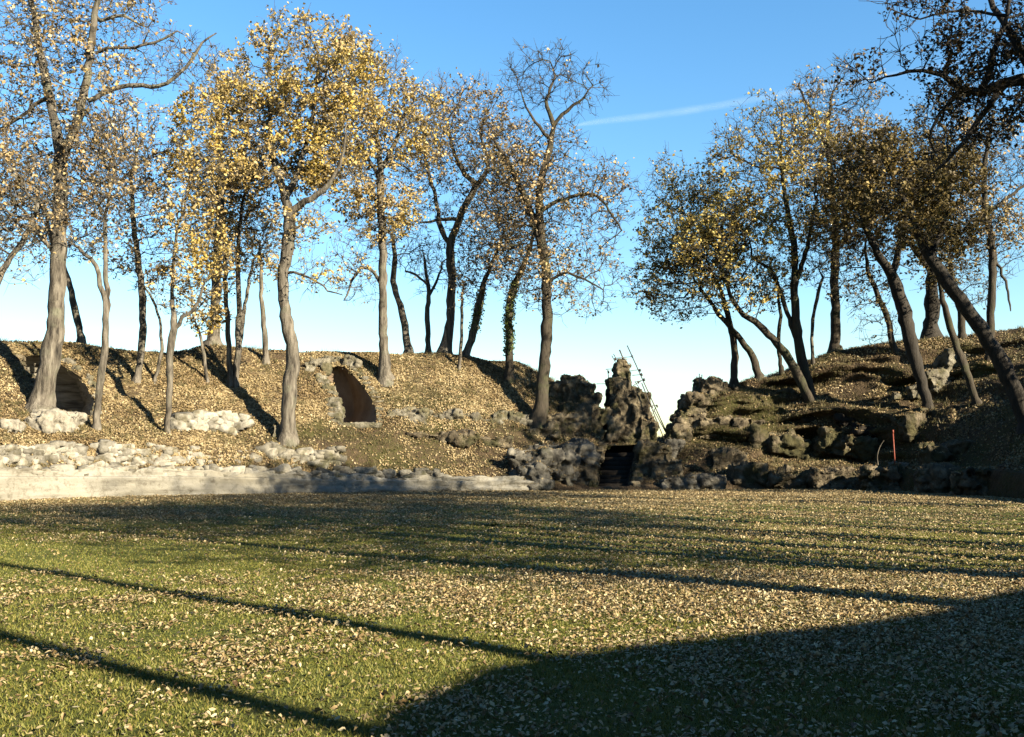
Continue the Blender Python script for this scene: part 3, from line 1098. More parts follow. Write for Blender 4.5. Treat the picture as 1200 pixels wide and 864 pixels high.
def tree_list():
    T('oak_tree', 'tallest thick grey oak on the left, rooted above the big white boulder', GL,
      [(48, 482, 31), (54, 445, 24), (62, 405, 21), (67, 360, 19), (68, 310, 18), (70, 250, 17), (72, 190, 15), (66, 150, 11), (56, 105, 10), (47, 60, 8), (40, 15, 7), (28, -20, 5)],
      [(50, 40, 75, 75, .75), (15, 150, 60, 80, .8), (90, 100, 60, 70, .9), (60, 205, 70, 60, .9), (125, -5, 70, 45, .6), (205, 70, 55, 40, .1), (170, 50, 50, 30, .15), (25, 260, 45, 45, .5), (110, 180, 50, 50, .8), (10, 210, 50, 50, .8)],
      limbs=[[(72, 185, 13), (88, 150, 10), (100, 105, 9), (106, 60, 9), (112, 10, 7), (120, -30, 4)],
             [(104, 118, 6), (128, 105, 6), (150, 99, 6), (185, 102, 5), (205, 90, 5), (224, 72, 4), (236, 50, 3), (252, 40, 2)],
             [(108, 62, 5), (135, 55, 4), (158, 56, 4), (190, 46, 3), (208, 36, 2)],
             [(118, 25, 5), (145, 18, 4), (165, 30, 2)],
             [(55, 110, 6), (40, 125, 5), (20, 140, 4), (0, 150, 3)],
             [(66, 300, 6), (50, 280, 5), (38, 262, 4), (15, 230, 3)]],
      leaf='tan', leafy=2.3)
    T('oak_tree', 'leaning bare dark trunk on the skyline close right of the thickest grey oak', GL,
      [(95, 398, 8), (88, 360, 8), (82, 335, 7), (76, 318, 7), (60, 280, 5), (50, 240, 4)],
      [(45, 240, 50, 60, .5), (80, 265, 40, 40, .7)], Y=57, leaf='tan', leafy=1.6)
    T('oak_tree', 'tree at the left picture edge whose forked branch slants up into view', GL,
      [(-30, 470, 16), (-24, 400, 12), (-10, 345, 9), (8, 308, 7), (30, 276, 6), (45, 240, 4)],
      [(20, 290, 45, 40, .35), (40, 235, 45, 40, .6), (-30, 200, 60, 90, .8)], leaf='brown', leafy=1.5)
    T('oak_tree', 'slim grey tree with forked stems rising right of the grey passage wall', GL,
      [(112, 504, 9), (117, 455, 8), (123, 405, 8), (124, 365, 7), (118, 335, 6), (112, 312, 5), (92, 290, 4)],
      [(95, 265, 50, 40, .8), (130, 225, 50, 60, .9), (120, 165, 50, 50, .6)],
      limbs=[[(124, 375, 6), (126, 340, 6), (123, 300, 5), (124, 250, 4), (135, 205, 3)]], leaf='tan', leafy=2.2)
    T('oak_tree', 'straight dark slim tree between the forked grey tree and the yellow sapling', GL,
      [(160, 449, 8), (166, 405, 8), (167, 350, 8), (161, 300, 7), (156, 255, 6), (154, 205, 4)],
      [(160, 240, 50, 50, .9), (160, 170, 50, 60, .6), (165, 300, 50, 38, .7), (200, 215, 40, 50, .8)], leaf='tan', leafy=1.9)
    T('sapling', 'thin curved bare sapling on the slope beside the straight dark slim tree', GL,
      [(181, 449, 4), (189, 410, 4), (187, 375, 3), (176, 345, 3), (168, 335, 2)],
      [(172, 335, 22, 22, .5)], leaf='tan', leafy=1.5)
    T('oak_tree', 'slender tree with bright yellow lower sprays, rooted above the rubble course', GL,
      [(196, 510, 7), (199, 450, 7), (200, 408, 9), (204, 385, 8), (202, 350, 5), (203, 310, 4), (208, 260, 3)],
      [(205, 345, 32, 26, 1.7), (225, 300, 42, 45, 1.0), (215, 235, 40, 60, .9), (232, 150, 32, 50, 1.3), (225, 215, 40, 50, 1.1), (245, 300, 35, 35, 1.2)],
      limbs=[[(204, 388, 5), (215, 372, 5), (228, 362, 4), (236, 340, 3)]], leaf='gold', leafy=2.6)
    T('sapling', 'thin yellow leaved sapling on the slope left of the paired slim trunks', GL,
      [(243, 450, 4), (239, 415, 4), (234, 390, 3), (226, 372, 2)],
      [(238, 372, 28, 20, 1.6), (248, 345, 25, 22, 1.2)], leaf='gold', leafy=2.6)
    T('oak_tree', 'thick dark trunk flared at its foot on the skyline left of the paired slim trunks', GL,
      [(250, 403, 17), (252, 380, 12), (253, 345, 11), (256, 280, 10), (259, 215, 9), (256, 150, 6), (262, 105, 4)],
      [(265, 250, 45, 50, 1.0), (262, 180, 50, 50, 1.1), (272, 105, 35, 45, .7)],
      limbs=[[(254, 335, 5), (243, 310, 4), (235, 290, 3)]], Y=60.5, leaf='gold', leafy=2.3)
    T('oak_tree', 'left of two slim trunks rising side by side from one spot on the slope', GL,
      [(269, 454, 7), (268, 405, 6), (265, 350, 5), (263, 290, 5), (262, 240, 3)],
      [(262, 300, 35, 40, 1.3), (265, 235, 35, 40, 1.1)], leaf='gold', leafy=2.4)
    T('oak_tree', 'right of two slim trunks rising side by side, with a second stem forking off', GL,
      [(276, 455, 8), (279, 400, 7), (280, 350, 6), (279, 290, 5), (285, 230, 3)],
      [(292, 285, 38, 35, .9), (290, 225, 38, 45, .8)],
      limbs=[[(280, 410, 5), (286, 370, 5), (291, 335, 4), (300, 300, 3)]], leaf='tan', leafy=2.2)
    T('oak_tree', 'short slim trunk on the slope just left of the big golden oak', GL,
      [(311, 424, 7), (310, 390, 6), (307, 355, 5), (306, 315, 4), (304, 285, 3)],
      [(304, 320, 28, 22, 1.4), (300, 280, 30, 30, .9)], leaf='gold', leafy=2.2)
    T('oak_tree', 'big golden oak with a crooked grey trunk, left of the vaulted passage', GL,
      [(337, 518, 19), (339, 460, 17), (343, 412, 16), (336, 378, 15), (332, 335, 13), (337, 290, 14), (339, 250, 13), (332, 225, 9), (322, 190, 8), (316, 150, 6), (320, 100, 4)],
      [(322, 195, 72, 34, 1.7), (320, 120, 60, 60, 1.15), (375, 95, 70, 70, 1.2), (350, 50, 60, 36, .8), (385, 180, 50, 45, 1.0), (290, 195, 50, 32, 1.5), (300, 150, 50, 45, 1.0), (360, 320, 45, 22, .45), (355, 265, 45, 30, .45), (275, 95, 30, 35, .6)],
      limbs=[[(339, 252, 9), (352, 240, 8), (378, 223, 6), (395, 200, 4), (405, 160, 3)],
             [(336, 230, 8), (352, 190, 6), (365, 140, 5), (372, 90, 3)],
             [(337, 320, 4), (355, 322, 3), (385, 340, 2), (402, 345, 1.5)]], leaf='gold', leafy=3.6)
    T('oak_tree', 'golden oak with a straight trunk standing right above the vaulted passage', GL,
      [(453, 448, 16), (450, 410, 12), (449, 350, 10), (448, 280, 10), (446, 220, 9), (445, 185, 7), (438, 140, 5), (435, 100, 4)],
      [(445, 240, 52, 38, 1.3), (430, 150, 60, 55, 1.0), (425, 85, 55, 42, .9), (475, 150, 50, 60, .9), (405, 210, 40, 35, 1.0), (425, 290, 40, 30, .35), (420, 330, 35, 25, .1)],
      limbs=[[(448, 335, 5), (438, 318, 4), (424, 314, 4), (412, 330, 3), (404, 352, 2)],
             [(446, 200, 6), (462, 170, 5), (475, 130, 4)], [(446, 210, 5), (428, 180, 4), (410, 150, 3)]], leaf='gold', leafy=2.7)
    T('oak_tree', 'bare slim trunk leaning left on the skyline behind the straight golden oak', GL,
      [(479, 412, 9), (471, 365, 8), (461, 330, 7), (463, 300, 6), (459, 275, 4)],
      [(465, 280, 45, 32, .2), (500, 290, 22, 22, .1)], Y=63, leaf='brown', leafy=1.4)
    T('oak_tree', 'small bare tree with crooked twigs, alone on the skyline', GL,
      [(502, 412, 6), (501, 375, 6), (502, 342, 5), (500, 322, 4), (496, 305, 3)],
      [(502, 312, 42, 32, .12)], limbs=[[(502, 348, 4), (512, 328, 3), (518, 308, 2)], [(501, 335, 3), (488, 322, 3), (475, 318, 2)]],
      Y=63.5, leaf='brown', leafy=1.0)
    T('oak_tree', 'stout dark oak with a wide fork on the skyline, brown tan crown', GL,
      [(521, 414, 14), (527, 375, 11), (530, 330, 10), (528, 290, 10), (540, 252, 8), (556, 222, 7), (572, 195, 5), (562, 155, 3)],
      [(545, 165, 62, 60, .85), (510, 150, 45, 55, .7), (500, 215, 40, 45, .5), (590, 200, 45, 55, .8), (550, 118, 50, 28, .35), (560, 260, 45, 35, .7), (510, 190, 45, 40, .6)],
      limbs=[[(527, 288, 7), (516, 266, 6), (512, 235, 5), (500, 195, 4), (498, 150, 3)], [(545, 205, 6), (530, 175, 4), (525, 140, 3)], [(537, 255, 5), (515, 258, 4), (490, 262, 2)]],
      Y=62.5, leaf='brown', leafy=2.3)
    T('sapling', 'very thin upright sapling between the stout dark oak and the leaning ivy trunk', GL,
      [(538, 434, 4), (541, 395, 4), (541, 355, 3), (543, 330, 2)], [(541, 340, 18, 25, .7)], leaf='brown', leafy=2)
    T('oak_tree', 'trunk leaning right with green ivy around its middle, on the skyline', GL,
      [(546, 417, 9), (555, 390, 9), (561, 358, 9), (568, 330, 6), (580, 300, 4), (592, 270, 3)],
      [(575, 295, 42, 35, .9), (560, 325, 35, 25, .8), (600, 260, 35, 35, .7)], Y=62.5, ivy_px=(388, 340, 90), leaf='tan', leafy=2.2)
    T('oak_tree', 'upright trunk wrapped in bright green ivy left of the mossy oak', GL,
      [(597, 444, 11), (597, 410, 9), (596, 370, 9), (603, 335, 8), (618, 300, 5), (630, 260, 3)],
      [(615, 290, 42, 40, .7), (600, 235, 40, 40, .6)], ivy_px=(415, 322, 110), leaf='tan', leafy=2.0, bark='bark_dark')
    T('oak_tree', 'tall crooked oak with a bare round top above the ruined masonry', GL,
      [(630, 500, 20), (635, 460, 15), (640, 405, 13), (641, 360, 12), (639, 315, 11), (634, 270, 10), (632, 225, 9), (642, 180, 8), (648, 148, 6), (640, 118, 4), (650, 90, 2.5), (645, 72, 1.5)],
      [(640, 90, 52, 38, .06), (615, 100, 30, 30, .05), (682, 105, 30, 30, .05), (600, 190, 45, 50, .7), (640, 180, 45, 40, .3), (590, 250, 45, 40, .8), (650, 225, 70, 55, .5), (635, 320, 55, 40, .9), (690, 260, 45, 50, .22), (690, 330, 45, 40, .4), (590, 290, 40, 35, .6), (720, 230, 28, 40, .15)],
      limbs=[[(646, 150, 5), (665, 130, 4), (684, 114, 2.5), (694, 100, 1.5)], [(645, 160, 4), (626, 142, 3.5), (614, 118, 2), (606, 100, 1.2)],
             [(638, 305, 9), (626, 260, 8), (612, 225, 7), (596, 190, 5), (575, 160, 3)],
             [(640, 330, 4), (665, 320, 3), (700, 335, 2)], [(634, 245, 6), (668, 232, 4), (700, 230, 3), (728, 270, 2)]],
      leaf='tan', leafy=1.9, bark='bark_dark', att_area=1.35)
    # ---- right bank
    T('oak_tree', 'short pale upright trunk at the skyline end of the right bank', GR,
      [(860, 450, 9), (861, 410, 8), (854, 375, 7), (846, 345, 5), (830, 310, 3)],
      [(815, 305, 55, 40, 1.2), (790, 350, 40, 28, .8), (850, 260, 45, 45, 1.0)], leaf='olive', leafy=2.7, bark='bark_dark')
    T('oak_tree', 'curved trunk bending left across the short pale upright trunk', GR,
      [(889, 442, 9), (882, 418, 8), (868, 398, 7), (850, 378, 6), (838, 362, 5), (815, 330, 3)],
      [(790, 285, 48, 42, 1.3), (770, 335, 42, 30, .8), (820, 235, 45, 40, 1.0), (785, 220, 40, 35, .6), (830, 290, 45, 40, 1.2)], leaf='olive', leafy=2.7, bark='bark_dark')
    T('oak_tree', 'dark trunk leaning far left from a shared foot on the right bank', GR,
      [(955, 482, 11), (935, 440, 11), (915, 408, 9), (890, 382, 8), (866, 364, 6), (850, 330, 4)],
      [(860, 335, 60, 32, 1.0), (845, 290, 55, 45, 1.0), (880, 260, 40, 40, .9)], leaf='olive', leafy=2.6, bark='bark_dark')
    T('oak_tree', 'dark forked tree growing upright beside the far leaning trunk', GR,
      [(952, 474, 13), (943, 435, 12), (935, 395, 11), (931, 345, 9), (931, 295, 8), (922, 240, 6), (915, 190, 4)],
      [(905, 235, 60, 50, 1.0), (890, 170, 55, 45, .8), (930, 300, 60, 35, .8), (935, 170, 50, 50, .8), (905, 140, 45, 30, .6), (865, 200, 40, 45, .9), (950, 250, 50, 45, .9)],
      limbs=[[(934, 400, 6), (920, 360, 5), (905, 320, 4), (880, 300, 3)], [(933, 330, 6), (946, 290, 5), (955, 240, 3)]],
      leaf='olive', leafy=2.6, bark='bark_dark')
    T('sapling', 'thin straight stem behind the far leaning trunk, on the skyline', GR,
      [(916, 433, 5), (912, 405, 5), (914, 370, 4), (912, 340, 3)], [(905, 335, 30, 30, .8)], leaf='umber', leafy=2, bark='bark_dark')
    T('sapling', 'pale thin wavy stem between the forked tree and the straight skyline trunk', GR,
      [(954, 431, 5), (951, 405, 4), (953, 375, 4), (957, 350, 4), (964, 325, 3)], [(965, 315, 28, 25, .7)], leaf='umber', leafy=1.8)
    T('oak_tree', 'straight thick trunk alone on the skyline of the right bank', GR,
      [(979, 409, 12), (980, 380, 11), (978, 330, 10), (979, 280, 9), (975, 220, 7), (970, 160, 5), (975, 110, 3)],
      [(985, 255, 60, 50, 1.0), (965, 180, 55, 55, .85), (980, 110, 55, 40, .45), (1010, 200, 45, 60, .8)],
      limbs=[[(977, 250, 5), (1000, 200, 4), (1010, 140, 3)], [(972, 180, 4), (950, 130, 3), (935, 100, 2)]], Y=63.5, leaf='tan', leafy=2.5, bark='bark_dark')
    T('oak_tree', 'slim trunk leaning left at the crest left of the heavy leaning oak', GR,
      [(1048, 414, 8), (1041, 375, 7), (1028, 345, 6), (1018, 320, 5), (1014, 290, 3)],
      [(1010, 330, 40, 35, .5), (1015, 280, 40, 35, .9), (1030, 380, 30, 25, .15)], leaf='umber', leafy=2.1, bark='bark_dark')
    T('oak_tree', 'heavy dark oak leaning left, its foot nearest the low roots', GR,
      [(1088, 478, 12), (1079, 445, 12), (1068, 405, 16), (1057, 360, 16), (1045, 322, 13), (1025, 290, 9), (1010, 255, 6), (1005, 210, 4)],
      [(1040, 250, 68, 48, 2.2), (1010, 210, 58, 50, 1.6), (1060, 200, 62, 48, 2.0), (985, 260, 45, 35, 1.2)],
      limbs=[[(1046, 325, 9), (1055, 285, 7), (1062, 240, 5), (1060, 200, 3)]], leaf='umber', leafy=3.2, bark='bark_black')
    T('oak_tree', 'thickest upright dark trunk on the right bank skyline', GR,
      [(1091, 393, 17), (1092, 350, 15), (1093, 315, 13), (1090, 270, 10), (1100, 220, 7), (1105, 170, 4)],
      [(1105, 250, 55, 45, 1.2), (1100, 190, 55, 50, 1.0), (1120, 140, 50, 45, .7)],
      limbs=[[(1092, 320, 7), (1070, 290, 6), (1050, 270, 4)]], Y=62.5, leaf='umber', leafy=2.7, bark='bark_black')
    T('oak_tree', 'slim dark tree leaning left in front of the broken concrete block', GR,
      [(1146, 474, 9), (1132, 435, 9), (1119, 400, 8), (1109, 368, 7), (1101, 335, 5), (1095, 300, 3)],
      [(1090, 290, 45, 35, 1.0), (1110, 320, 35, 28, .5)], leaf='umber', leafy=2.2, bark='bark_dark')
    T('oak_tree', 'slim upright trunk just behind the broken concrete block', GR,
      [(1128, 396, 9), (1125, 365, 8), (1117, 335, 7), (1112, 300, 4)],
      [(1125, 285, 45, 35, .9), (1140, 330, 40, 30, .2)], leaf='umber', leafy=2.2, bark='bark_dark')
    T('oak_tree', 'tall pale slender trunk, the straightest near the right picture edge', GR,
      [(1159, 430, 10), (1161, 380, 9), (1163, 320, 9), (1161, 275, 8), (1154, 235, 7), (1155, 185, 5), (1165, 130, 3)],
      [(1160, 190, 50, 55, .8), (1180, 280, 40, 40, .2), (1150, 260, 50, 35, .8), (1185, 230, 40, 50, .5)],
      limbs=[[(1155, 250, 5), (1178, 235, 4), (1205, 215, 3)], [(1162, 295, 4), (1178, 330, 3), (1185, 365, 2)]], leaf='tan', leafy=2.0, bark='bark_dark')
    T('oak_tree', 'massive dark trunk bending steeply left, foot in the deep shade at the right edge', GR,
      [(1206, 500, 21), (1190, 460, 19), (1172, 425, 18), (1158, 398, 17), (1138, 368, 16), (1112, 332, 14), (1088, 300, 12), (1076, 272, 9), (1060, 235, 6), (1040, 195, 4)],
      [(1050, 225, 65, 45, 2.0), (1085, 262, 58, 36, 1.8), (1020, 185, 50, 40, 1.2), (1110, 215, 55, 45, 1.6), (1130, 260, 45, 35, 1.0)],
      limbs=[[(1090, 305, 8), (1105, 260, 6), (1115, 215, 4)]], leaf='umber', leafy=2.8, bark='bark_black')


tree_list()
# the evergreen oak just outside the right edge: its dark boughs hang into the picture
Yb = 31.0
T('evergreen_oak', 'near black evergreen boughs hanging in from the upper right corner', 'trees near the right edge',
  [(1420, 430, 34), (1400, 330, 30), (1370, 240, 28), (1330, 170, 26), (1270, 120, 20), (1215, 95, 16), (1180, 95, 12), (1150, 108, 10), (1125, 105, 7), (1105, 88, 6), (1080, 82, 4.5), (1050, 88, 3), (1020, 95, 1.5)],
  [(1190, 45, 45, 55, 1.0), (1130, 60, 50, 40, .8), (1090, 15, 45, 35, .6), (1080, 90, 50, 35, .7), (1150, 130, 60, 35, 1.2), (1190, 110, 45, 50, 1.5), (1020, 85, 40, 25, .5), (1110, 160, 40, 30, .8), (1260, 60, 80, 90, 1.2)],
  limbs=[[(1215, 95, 12), (1185, 40, 9), (1165, 10, 7), (1150, -20, 5)], [(1150, 108, 8), (1165, 60, 6), (1178, 20, 4), (1180, -10, 3)],
         [(1125, 105, 6), (1110, 125, 5), (1090, 150, 3), (1095, 180, 2)], [(1180, 95, 8), (1150, 140, 6), (1120, 180, 4), (1090, 205, 3)],
         [(1178, 20, 4), (1130, 12, 3), (1080, 20, 2), (1040, 10, 1.5)]],
  Y=Yb, dlean=-2, leaf='dark', leafy=6.5, lsize=.125, bark='bark_black', sink=1.5, twigs=3.2, att_area=1.8)


# trees on the unseen right bank, behind and beside the camera: they throw the long shadows over the lawn
def bank_tree(x, y, z, h, r, lean, seed, crown=1.0, leafy=1.6, low=.68, label='tall oak on the near right bank, outside the picture, throwing a long shadow',
              group='trees on the near right bank', leaf='tan', n=4):
    rng_ = random.Random(seed)
    dx, dy = lean
    tr = [(x, y, z - .8, r * 1.2), (x, y, z + .2, r), (x + dx * .3, y + dy * .3, z + h * .3, r * .85), (x + dx * .6, y + dy * .6, z + h * .55, r * .7),
          (x + dx, y + dy, z + h * .8, r * .45), (x + dx * 1.1, y + dy * 1.1, z + h * .97, r * .2)]
    E = []
    for i in range(n):
        a = rng_.uniform(0, 6.28)
        rr_ = rng_.uniform(1.0, 2.8) * crown
        E.append(((x + dx + math.cos(a) * rr_, y + dy + math.sin(a) * rr_, z + h * rng_.uniform(low, .98)), (rng_.uniform(2.2, 3.4) * crown,) * 2 + (rng_.uniform(1.6, 2.6) * crown,), rng_.uniform(.6, 1.2)))
    build_tree('oak_tree', label, group, [tr], E,
               leaf=leaf, leafy=leafy, seed=seed, step=.6, twigs=1.2, lsize=.17)


def bank_z(x, y):
    d = np.hypot(gv[:, 0] - x, gv[:, 1] - y)
    return float(gv[d.argmin(), 2])


for i, (x, y, h, r, ln, cr, lf) in enumerate([
        (12.3, -1.6, 17, .17, (.8, .6), 1.0, 1.4), (11.4, -4.1, 16, .15, (-.3, .4), 1.0, 1.4), (17.0, 1.2, 15, .26, (1.0, -.8), 1.0, 1.6),
        (19.6, 3.4, 14, .40, (-.6, .8), 1.1, 1.8), (22.5, 5.0, 14.5, .42, (.5, .4), 1.2, 2.2), (25.0, 7.0, 15, .44, (-.8, .6), 1.3, 2.4),
        (27.5, 8.5, 18, .44, (.6, .9), 1.3, 2.6), (24.5, .5, 14, .3, (.4, .2), 1.4, 2.6), (29.5, 12.0, 17, .30, (-.5, .6), 1.3, 4.5),
        (31.0, 16.0, 17, .25, (.3, .5), 1.3, 4.5), (32.0, 20.5, 16, .25, (-.4, .5), 1.2, 4.5), (33.0, 25.5, 13, .25, (.6, .5), .9, 1.2),
        (28.5, 2.5, 15, .3, (.4, .2), 1.5, 2.8), (23.0, 3.0, 15, .26, (.3, .5), .8, 1.2), (26.2, 5.6, 14, .26, (-.2, .4), .8, 1.2), (28.6, 9.9, 14, .28, (.3, .5), .8, 1.2), (30.3, 14.2, 14, .28, (.3, .3), .8, 1.2), (31.5, 35.5, 9.5, .22, (-.3, .3), 1.4, 7.0), (29.0, 39.5, 7.0, .2, (-.3, .3), 1.3, 7.0), (16.8, 1.8, 7.5, .2, (-.2, .2), .95, 4.0), (20.6, 3.1, 8, .22, (-.2, .2), 1.0, 4.0)]):  # the low dense ones at the end are added to deepen bank and lawn shade
    bank_tree(x, y, bank_z(x, y), h, r, ln, 500 + i, cr, lf)


# unseen dense trees added behind and left of the camera to block sky light
for i, (x, y, h) in enumerate([(-7, -10, 17), (-11, -8, 18), (-14, -4, 17), (-18, -2, 18), (-21, 2, 17), (-25, 6, 18), (-27, 11, 17), (-30, 17, 17),
                               (-2, -13, 18), (2.5, -14, 19), (6.5, -15, 19), (-6, -17, 20), (-13, -14, 20), (0, -20, 21), (9, -20, 21), (-20, -9, 20)]):
    bank_tree(x, y, max(0, bank_z(x, y)), h, .3, (.3, .3), 700 + i, 1.6, 5.5, .28, 'dense dark oak added outside the picture to block sky light', 'unseen trees added to block sky light', 'umber', 7)


# ------------------------------------------------------------------ rocks and masonry
def lump_mesh(boxes, voxel, amp, seed, mat, strata=0.0, freq=1.0, cells=(.75, .75, .5)):
    """several rough blocks fused into one weathered mass. boxes: (centre, half sizes, z-rot, tilt)"""
    bm = bmesh.new()
    for c, h, rz, tl in boxes:
        mt = Matrix.Translation(Vector(c)) @ Matrix.Rotation(rz, 4, 'Z') @ Matrix.Rotation(tl, 4, 'Y') @ Matrix.Diagonal((h[0] * 2, h[1] * 2, h[2] * 2, 1))
        bmesh.ops.create_cube(bm, size=1, matrix=mt)
    me_ = bpy.data.meshes.new('tmp')
    bm.to_mesh(me_)
    bm.free()
    o = bpy.data.objects.new('tmp', me_)
    COL.objects.link(o)
    md = o.modifiers.new('r', 'REMESH')
    md.mode = 'VOXEL'
    md.voxel_size = voxel * .72
    sm = o.modifiers.new('s', 'SMOOTH')
    sm.factor = .5
    sm.iterations = 1
    dg = bpy.context.evaluated_depsgraph_get()
    ev = o.evaluated_get(dg)
    out = bpy.data.meshes.new_from_object(ev)
    bpy.data.objects.remove(o)
    bpy.data.meshes.remove(me_)
    n = len(out.vertices)
    co = np.empty(n * 3, np.float32)
    no = np.empty(n * 3, np.float32)
    out.vertices.foreach_get('co', co)
    out.vertices.foreach_get('normal', no)
    co = co.reshape(-1, 3).astype(float)
    no = no.reshape(-1, 3).astype(float)
    cz = np.array(cells) / freq
    wp = co + .25 * np.stack([fbm(co, .7, 3, seed + k_) for k_ in (1, 2, 3)], 1)
    cv, ce = cellnoise(wp, cz, seed)
    cv2, ce2 = cellnoise(wp, cz * .42, seed + 4)
    rid = np.abs(fbm(co, .55 / freq, 3, seed + 5))
    d = amp * (fbm(co, 1.3 / freq, 2, seed) * .9 + cv * .85 + cv2 * .24 - .35 * np.exp(-ce * 30) + (.35 - 1.5 * rid) * .42 + fbm(co, .16, 3, seed + 9) * .2)
    if strata:
        d = d + strata * np.sin(co[:, 2] * 7 + 2 * fbm(co, 1.5, 2, seed + 3))
    co += no * d[:, None]
    out.vertices.foreach_set('co', co.astype(np.float32).ravel())
    out.materials.clear()
    out.materials.append(mat)
    out.polygons.foreach_set('use_smooth', np.ones(len(out.polygons), bool))
    out.update()
    return out


def set_origin(o):
    """origin to the foot of its own mesh"""
    me_ = o.data
    co = np.empty(len(me_.vertices) * 3, np.float32)
    me_.vertices.foreach_get('co', co)
    co = co.reshape(-1, 3)
    b = np.array([co[:, 0].mean(), co[:, 1].mean(), co[:, 2].min()])
    me_.vertices.foreach_set('co', (co - b).astype(np.float32).ravel())
    me_.update()
    o.location = o.location + Vector(b.tolist())


def pbox(x0, y0, x1, y1, Y, depth, rz=0.0, tl=0.0):
    """block that spans pixel box x0..x1, y0..y1 at depth Y (front) with the given depth"""
    a, b = P(x0, y1, Y), P(x1, y0, Y)
    c = (a + b) / 2
    c[1] += depth / 2
    return (c, ((b[0] - a[0]) / 2, depth / 2, (b[2] - a[2]) / 2), rz, tl)


def rock(name, label, boxes, mat, voxel=.1, amp=.16, seed=0, group=None, cat='boulder', strata=0.0, freq=1.0, parent=None, cells=(.75, .75, .5)):
    o = link(name, lump_mesh(boxes, voxel, amp, seed, M[mat], strata, freq, cells), parent)
    m_ = o.data
    c_ = np.empty(len(m_.polygons) * 3, np.float32)
    n_ = np.empty(len(m_.polygons) * 3, np.float32)
    m_.polygons.foreach_get('center', c_)
    m_.polygons.foreach_get('normal', n_)
    c_, n_ = c_.reshape(-1, 3), n_.reshape(-1, 3)
    k_ = n_[:, 2] > .72
    if mat != 'pale':
        TOPS.append((c_[k_].astype(float), n_[k_].astype(float)))
    if parent is None:
        set_origin(o)
        tag(o, label, cat, group)
    return o


h_ = hit


def hbox(x0, y0, x1, y1, depth, rz=0.0, tl=0.0, push=.25, Y=None):
    xm, ym = (x0 + x1) / 2, (y0 + y1) / 2
    return pbox(x0, y0, x1, y1, (hit(xm, ym) if Y is None else Y) - push, depth, rz, tl)


rock('boulder', 'large pale limestone boulder at the foot of the thick grey oak',
     [hbox(32, 484, 84, 510, 1.8, .1, .04, .45), hbox(30, 489, 60, 511, 1.6, -.2, -.08, .4)], 'pale', .1, .2, 1)
rock('boulder', 'small flat pale boulder at the left edge beside the large limestone boulder',
     [hbox(0, 494, 19, 506, 1.0, .2, 0, .2)], 'pale', .09, .13, 2)
rock('boulder', 'small dark boulder half buried beside the leaning ivy free trunk of the golden oak',
     [pbox(318, 500, 328, 516, 51.6, .8, .2, 0)], 'stone', .09, .1, 3)


def rubble(name, label, x0, x1, ytop, ybot, Yf, size, mat, seed, n, ragged=.3, cat='rubble wall'):
    """a course of separate rough stones set into the bank: one wall"""
    rng_ = np.random.default_rng(seed)
    Vs, Qs, off = [], [], 0
    bm = bmesh.new()
    bmesh.ops.create_icosphere(bm, subdivisions=2, radius=1)
    sv = np.array([v.co[:] for v in bm.verts])
    sf = np.array([[v.index for v in f.verts] for f in bm.faces])
    bm.free()
    for i in range(n):
        x = x0 + (x1 - x0) * (i + rng_.random()) / n
        t = rng_.random()
        top = ytop(x) + ragged * 12 * fbm(np.array([x / 40.0, seed, 0.0]), 1, 2, seed)
        if fbm(np.array([x / 28.0, 3 + seed, 0.0]), 1, 2, seed + 1) < -.5:
            continue
        y = top + (ybot(x) - top) * t
        Y_ = Yf(x) - .28 + (1 - t) * .45
        s = size * (.45 + .9 * rng_.random() ** 1.5)
        v = np.sign(sv) * np.abs(sv) ** .45
        v = v * np.array([s * (1.1 + rng_.random() * .8), s * (.8 + .4 * rng_.random()), s * (.5 + .35 * rng_.random())])
        v = v + sv * (fbm(sv * 1.3 + i * 3.1, .8, 2, seed)[:, None]) * s * .55
        a = rng_.normal() * .5
        b_ = rng_.normal() * .22
        R = np.array(Matrix.Rotation(a, 3, 'Z') @ Matrix.Rotation(b_, 3, 'Y'))
        v = v @ R.T + P(x, y, Y_)
        Vs.append(v)
        Qs.append(sf + off)
        off += len(v)
    o = link(name, mesh_from(name, np.concatenate(Vs), np.concatenate(Qs), M[mat], smooth=False))
    set_origin(o)
    tag(o, label, cat)
    return o


def Yk(k):
    return lambda x: float(np.interp(x, VX, _VD[:, k]))


rubble('rubble_wall', 'long ragged course of white stones on the terrace above the podium wall', -120, 290, lambda x: 523 + (3 if x > 230 else 0), lambda x: 546, Yk(3), .215, 'rubble', 11, 700, .5)
rubble('rubble_wall', 'grey rubble patch under the big golden oak, right of the white course', 292, 400, lambda x: 527, lambda x: 548, Yk(3), .24, 'rubble_grey', 12, 110, .5)
rubble('rubble_wall', 'flat pale coping stones along the top edge of the podium wall', -120, 345, lambda x: 549, lambda x: 559, lambda x: Yk(1)(x) + .25, .26, 'rubble', 13, 250, .3)
rubble('rubble_wall', 'short low stub of pale masonry on the slope left of the golden oak', 208, 288, lambda x: 485, lambda x: 506, lambda x: h_(x, 505) - .1, .27, 'rubble', 14, 90, .35)
rubble('rubble_wall', 'line of weathered stones along the podium top below the vaulted passage', 345, 520, lambda x: 552, lambda x: 564, lambda x: Yk(1)(x) + .1, .24, 'rubble_grey', 15, 130, .4)

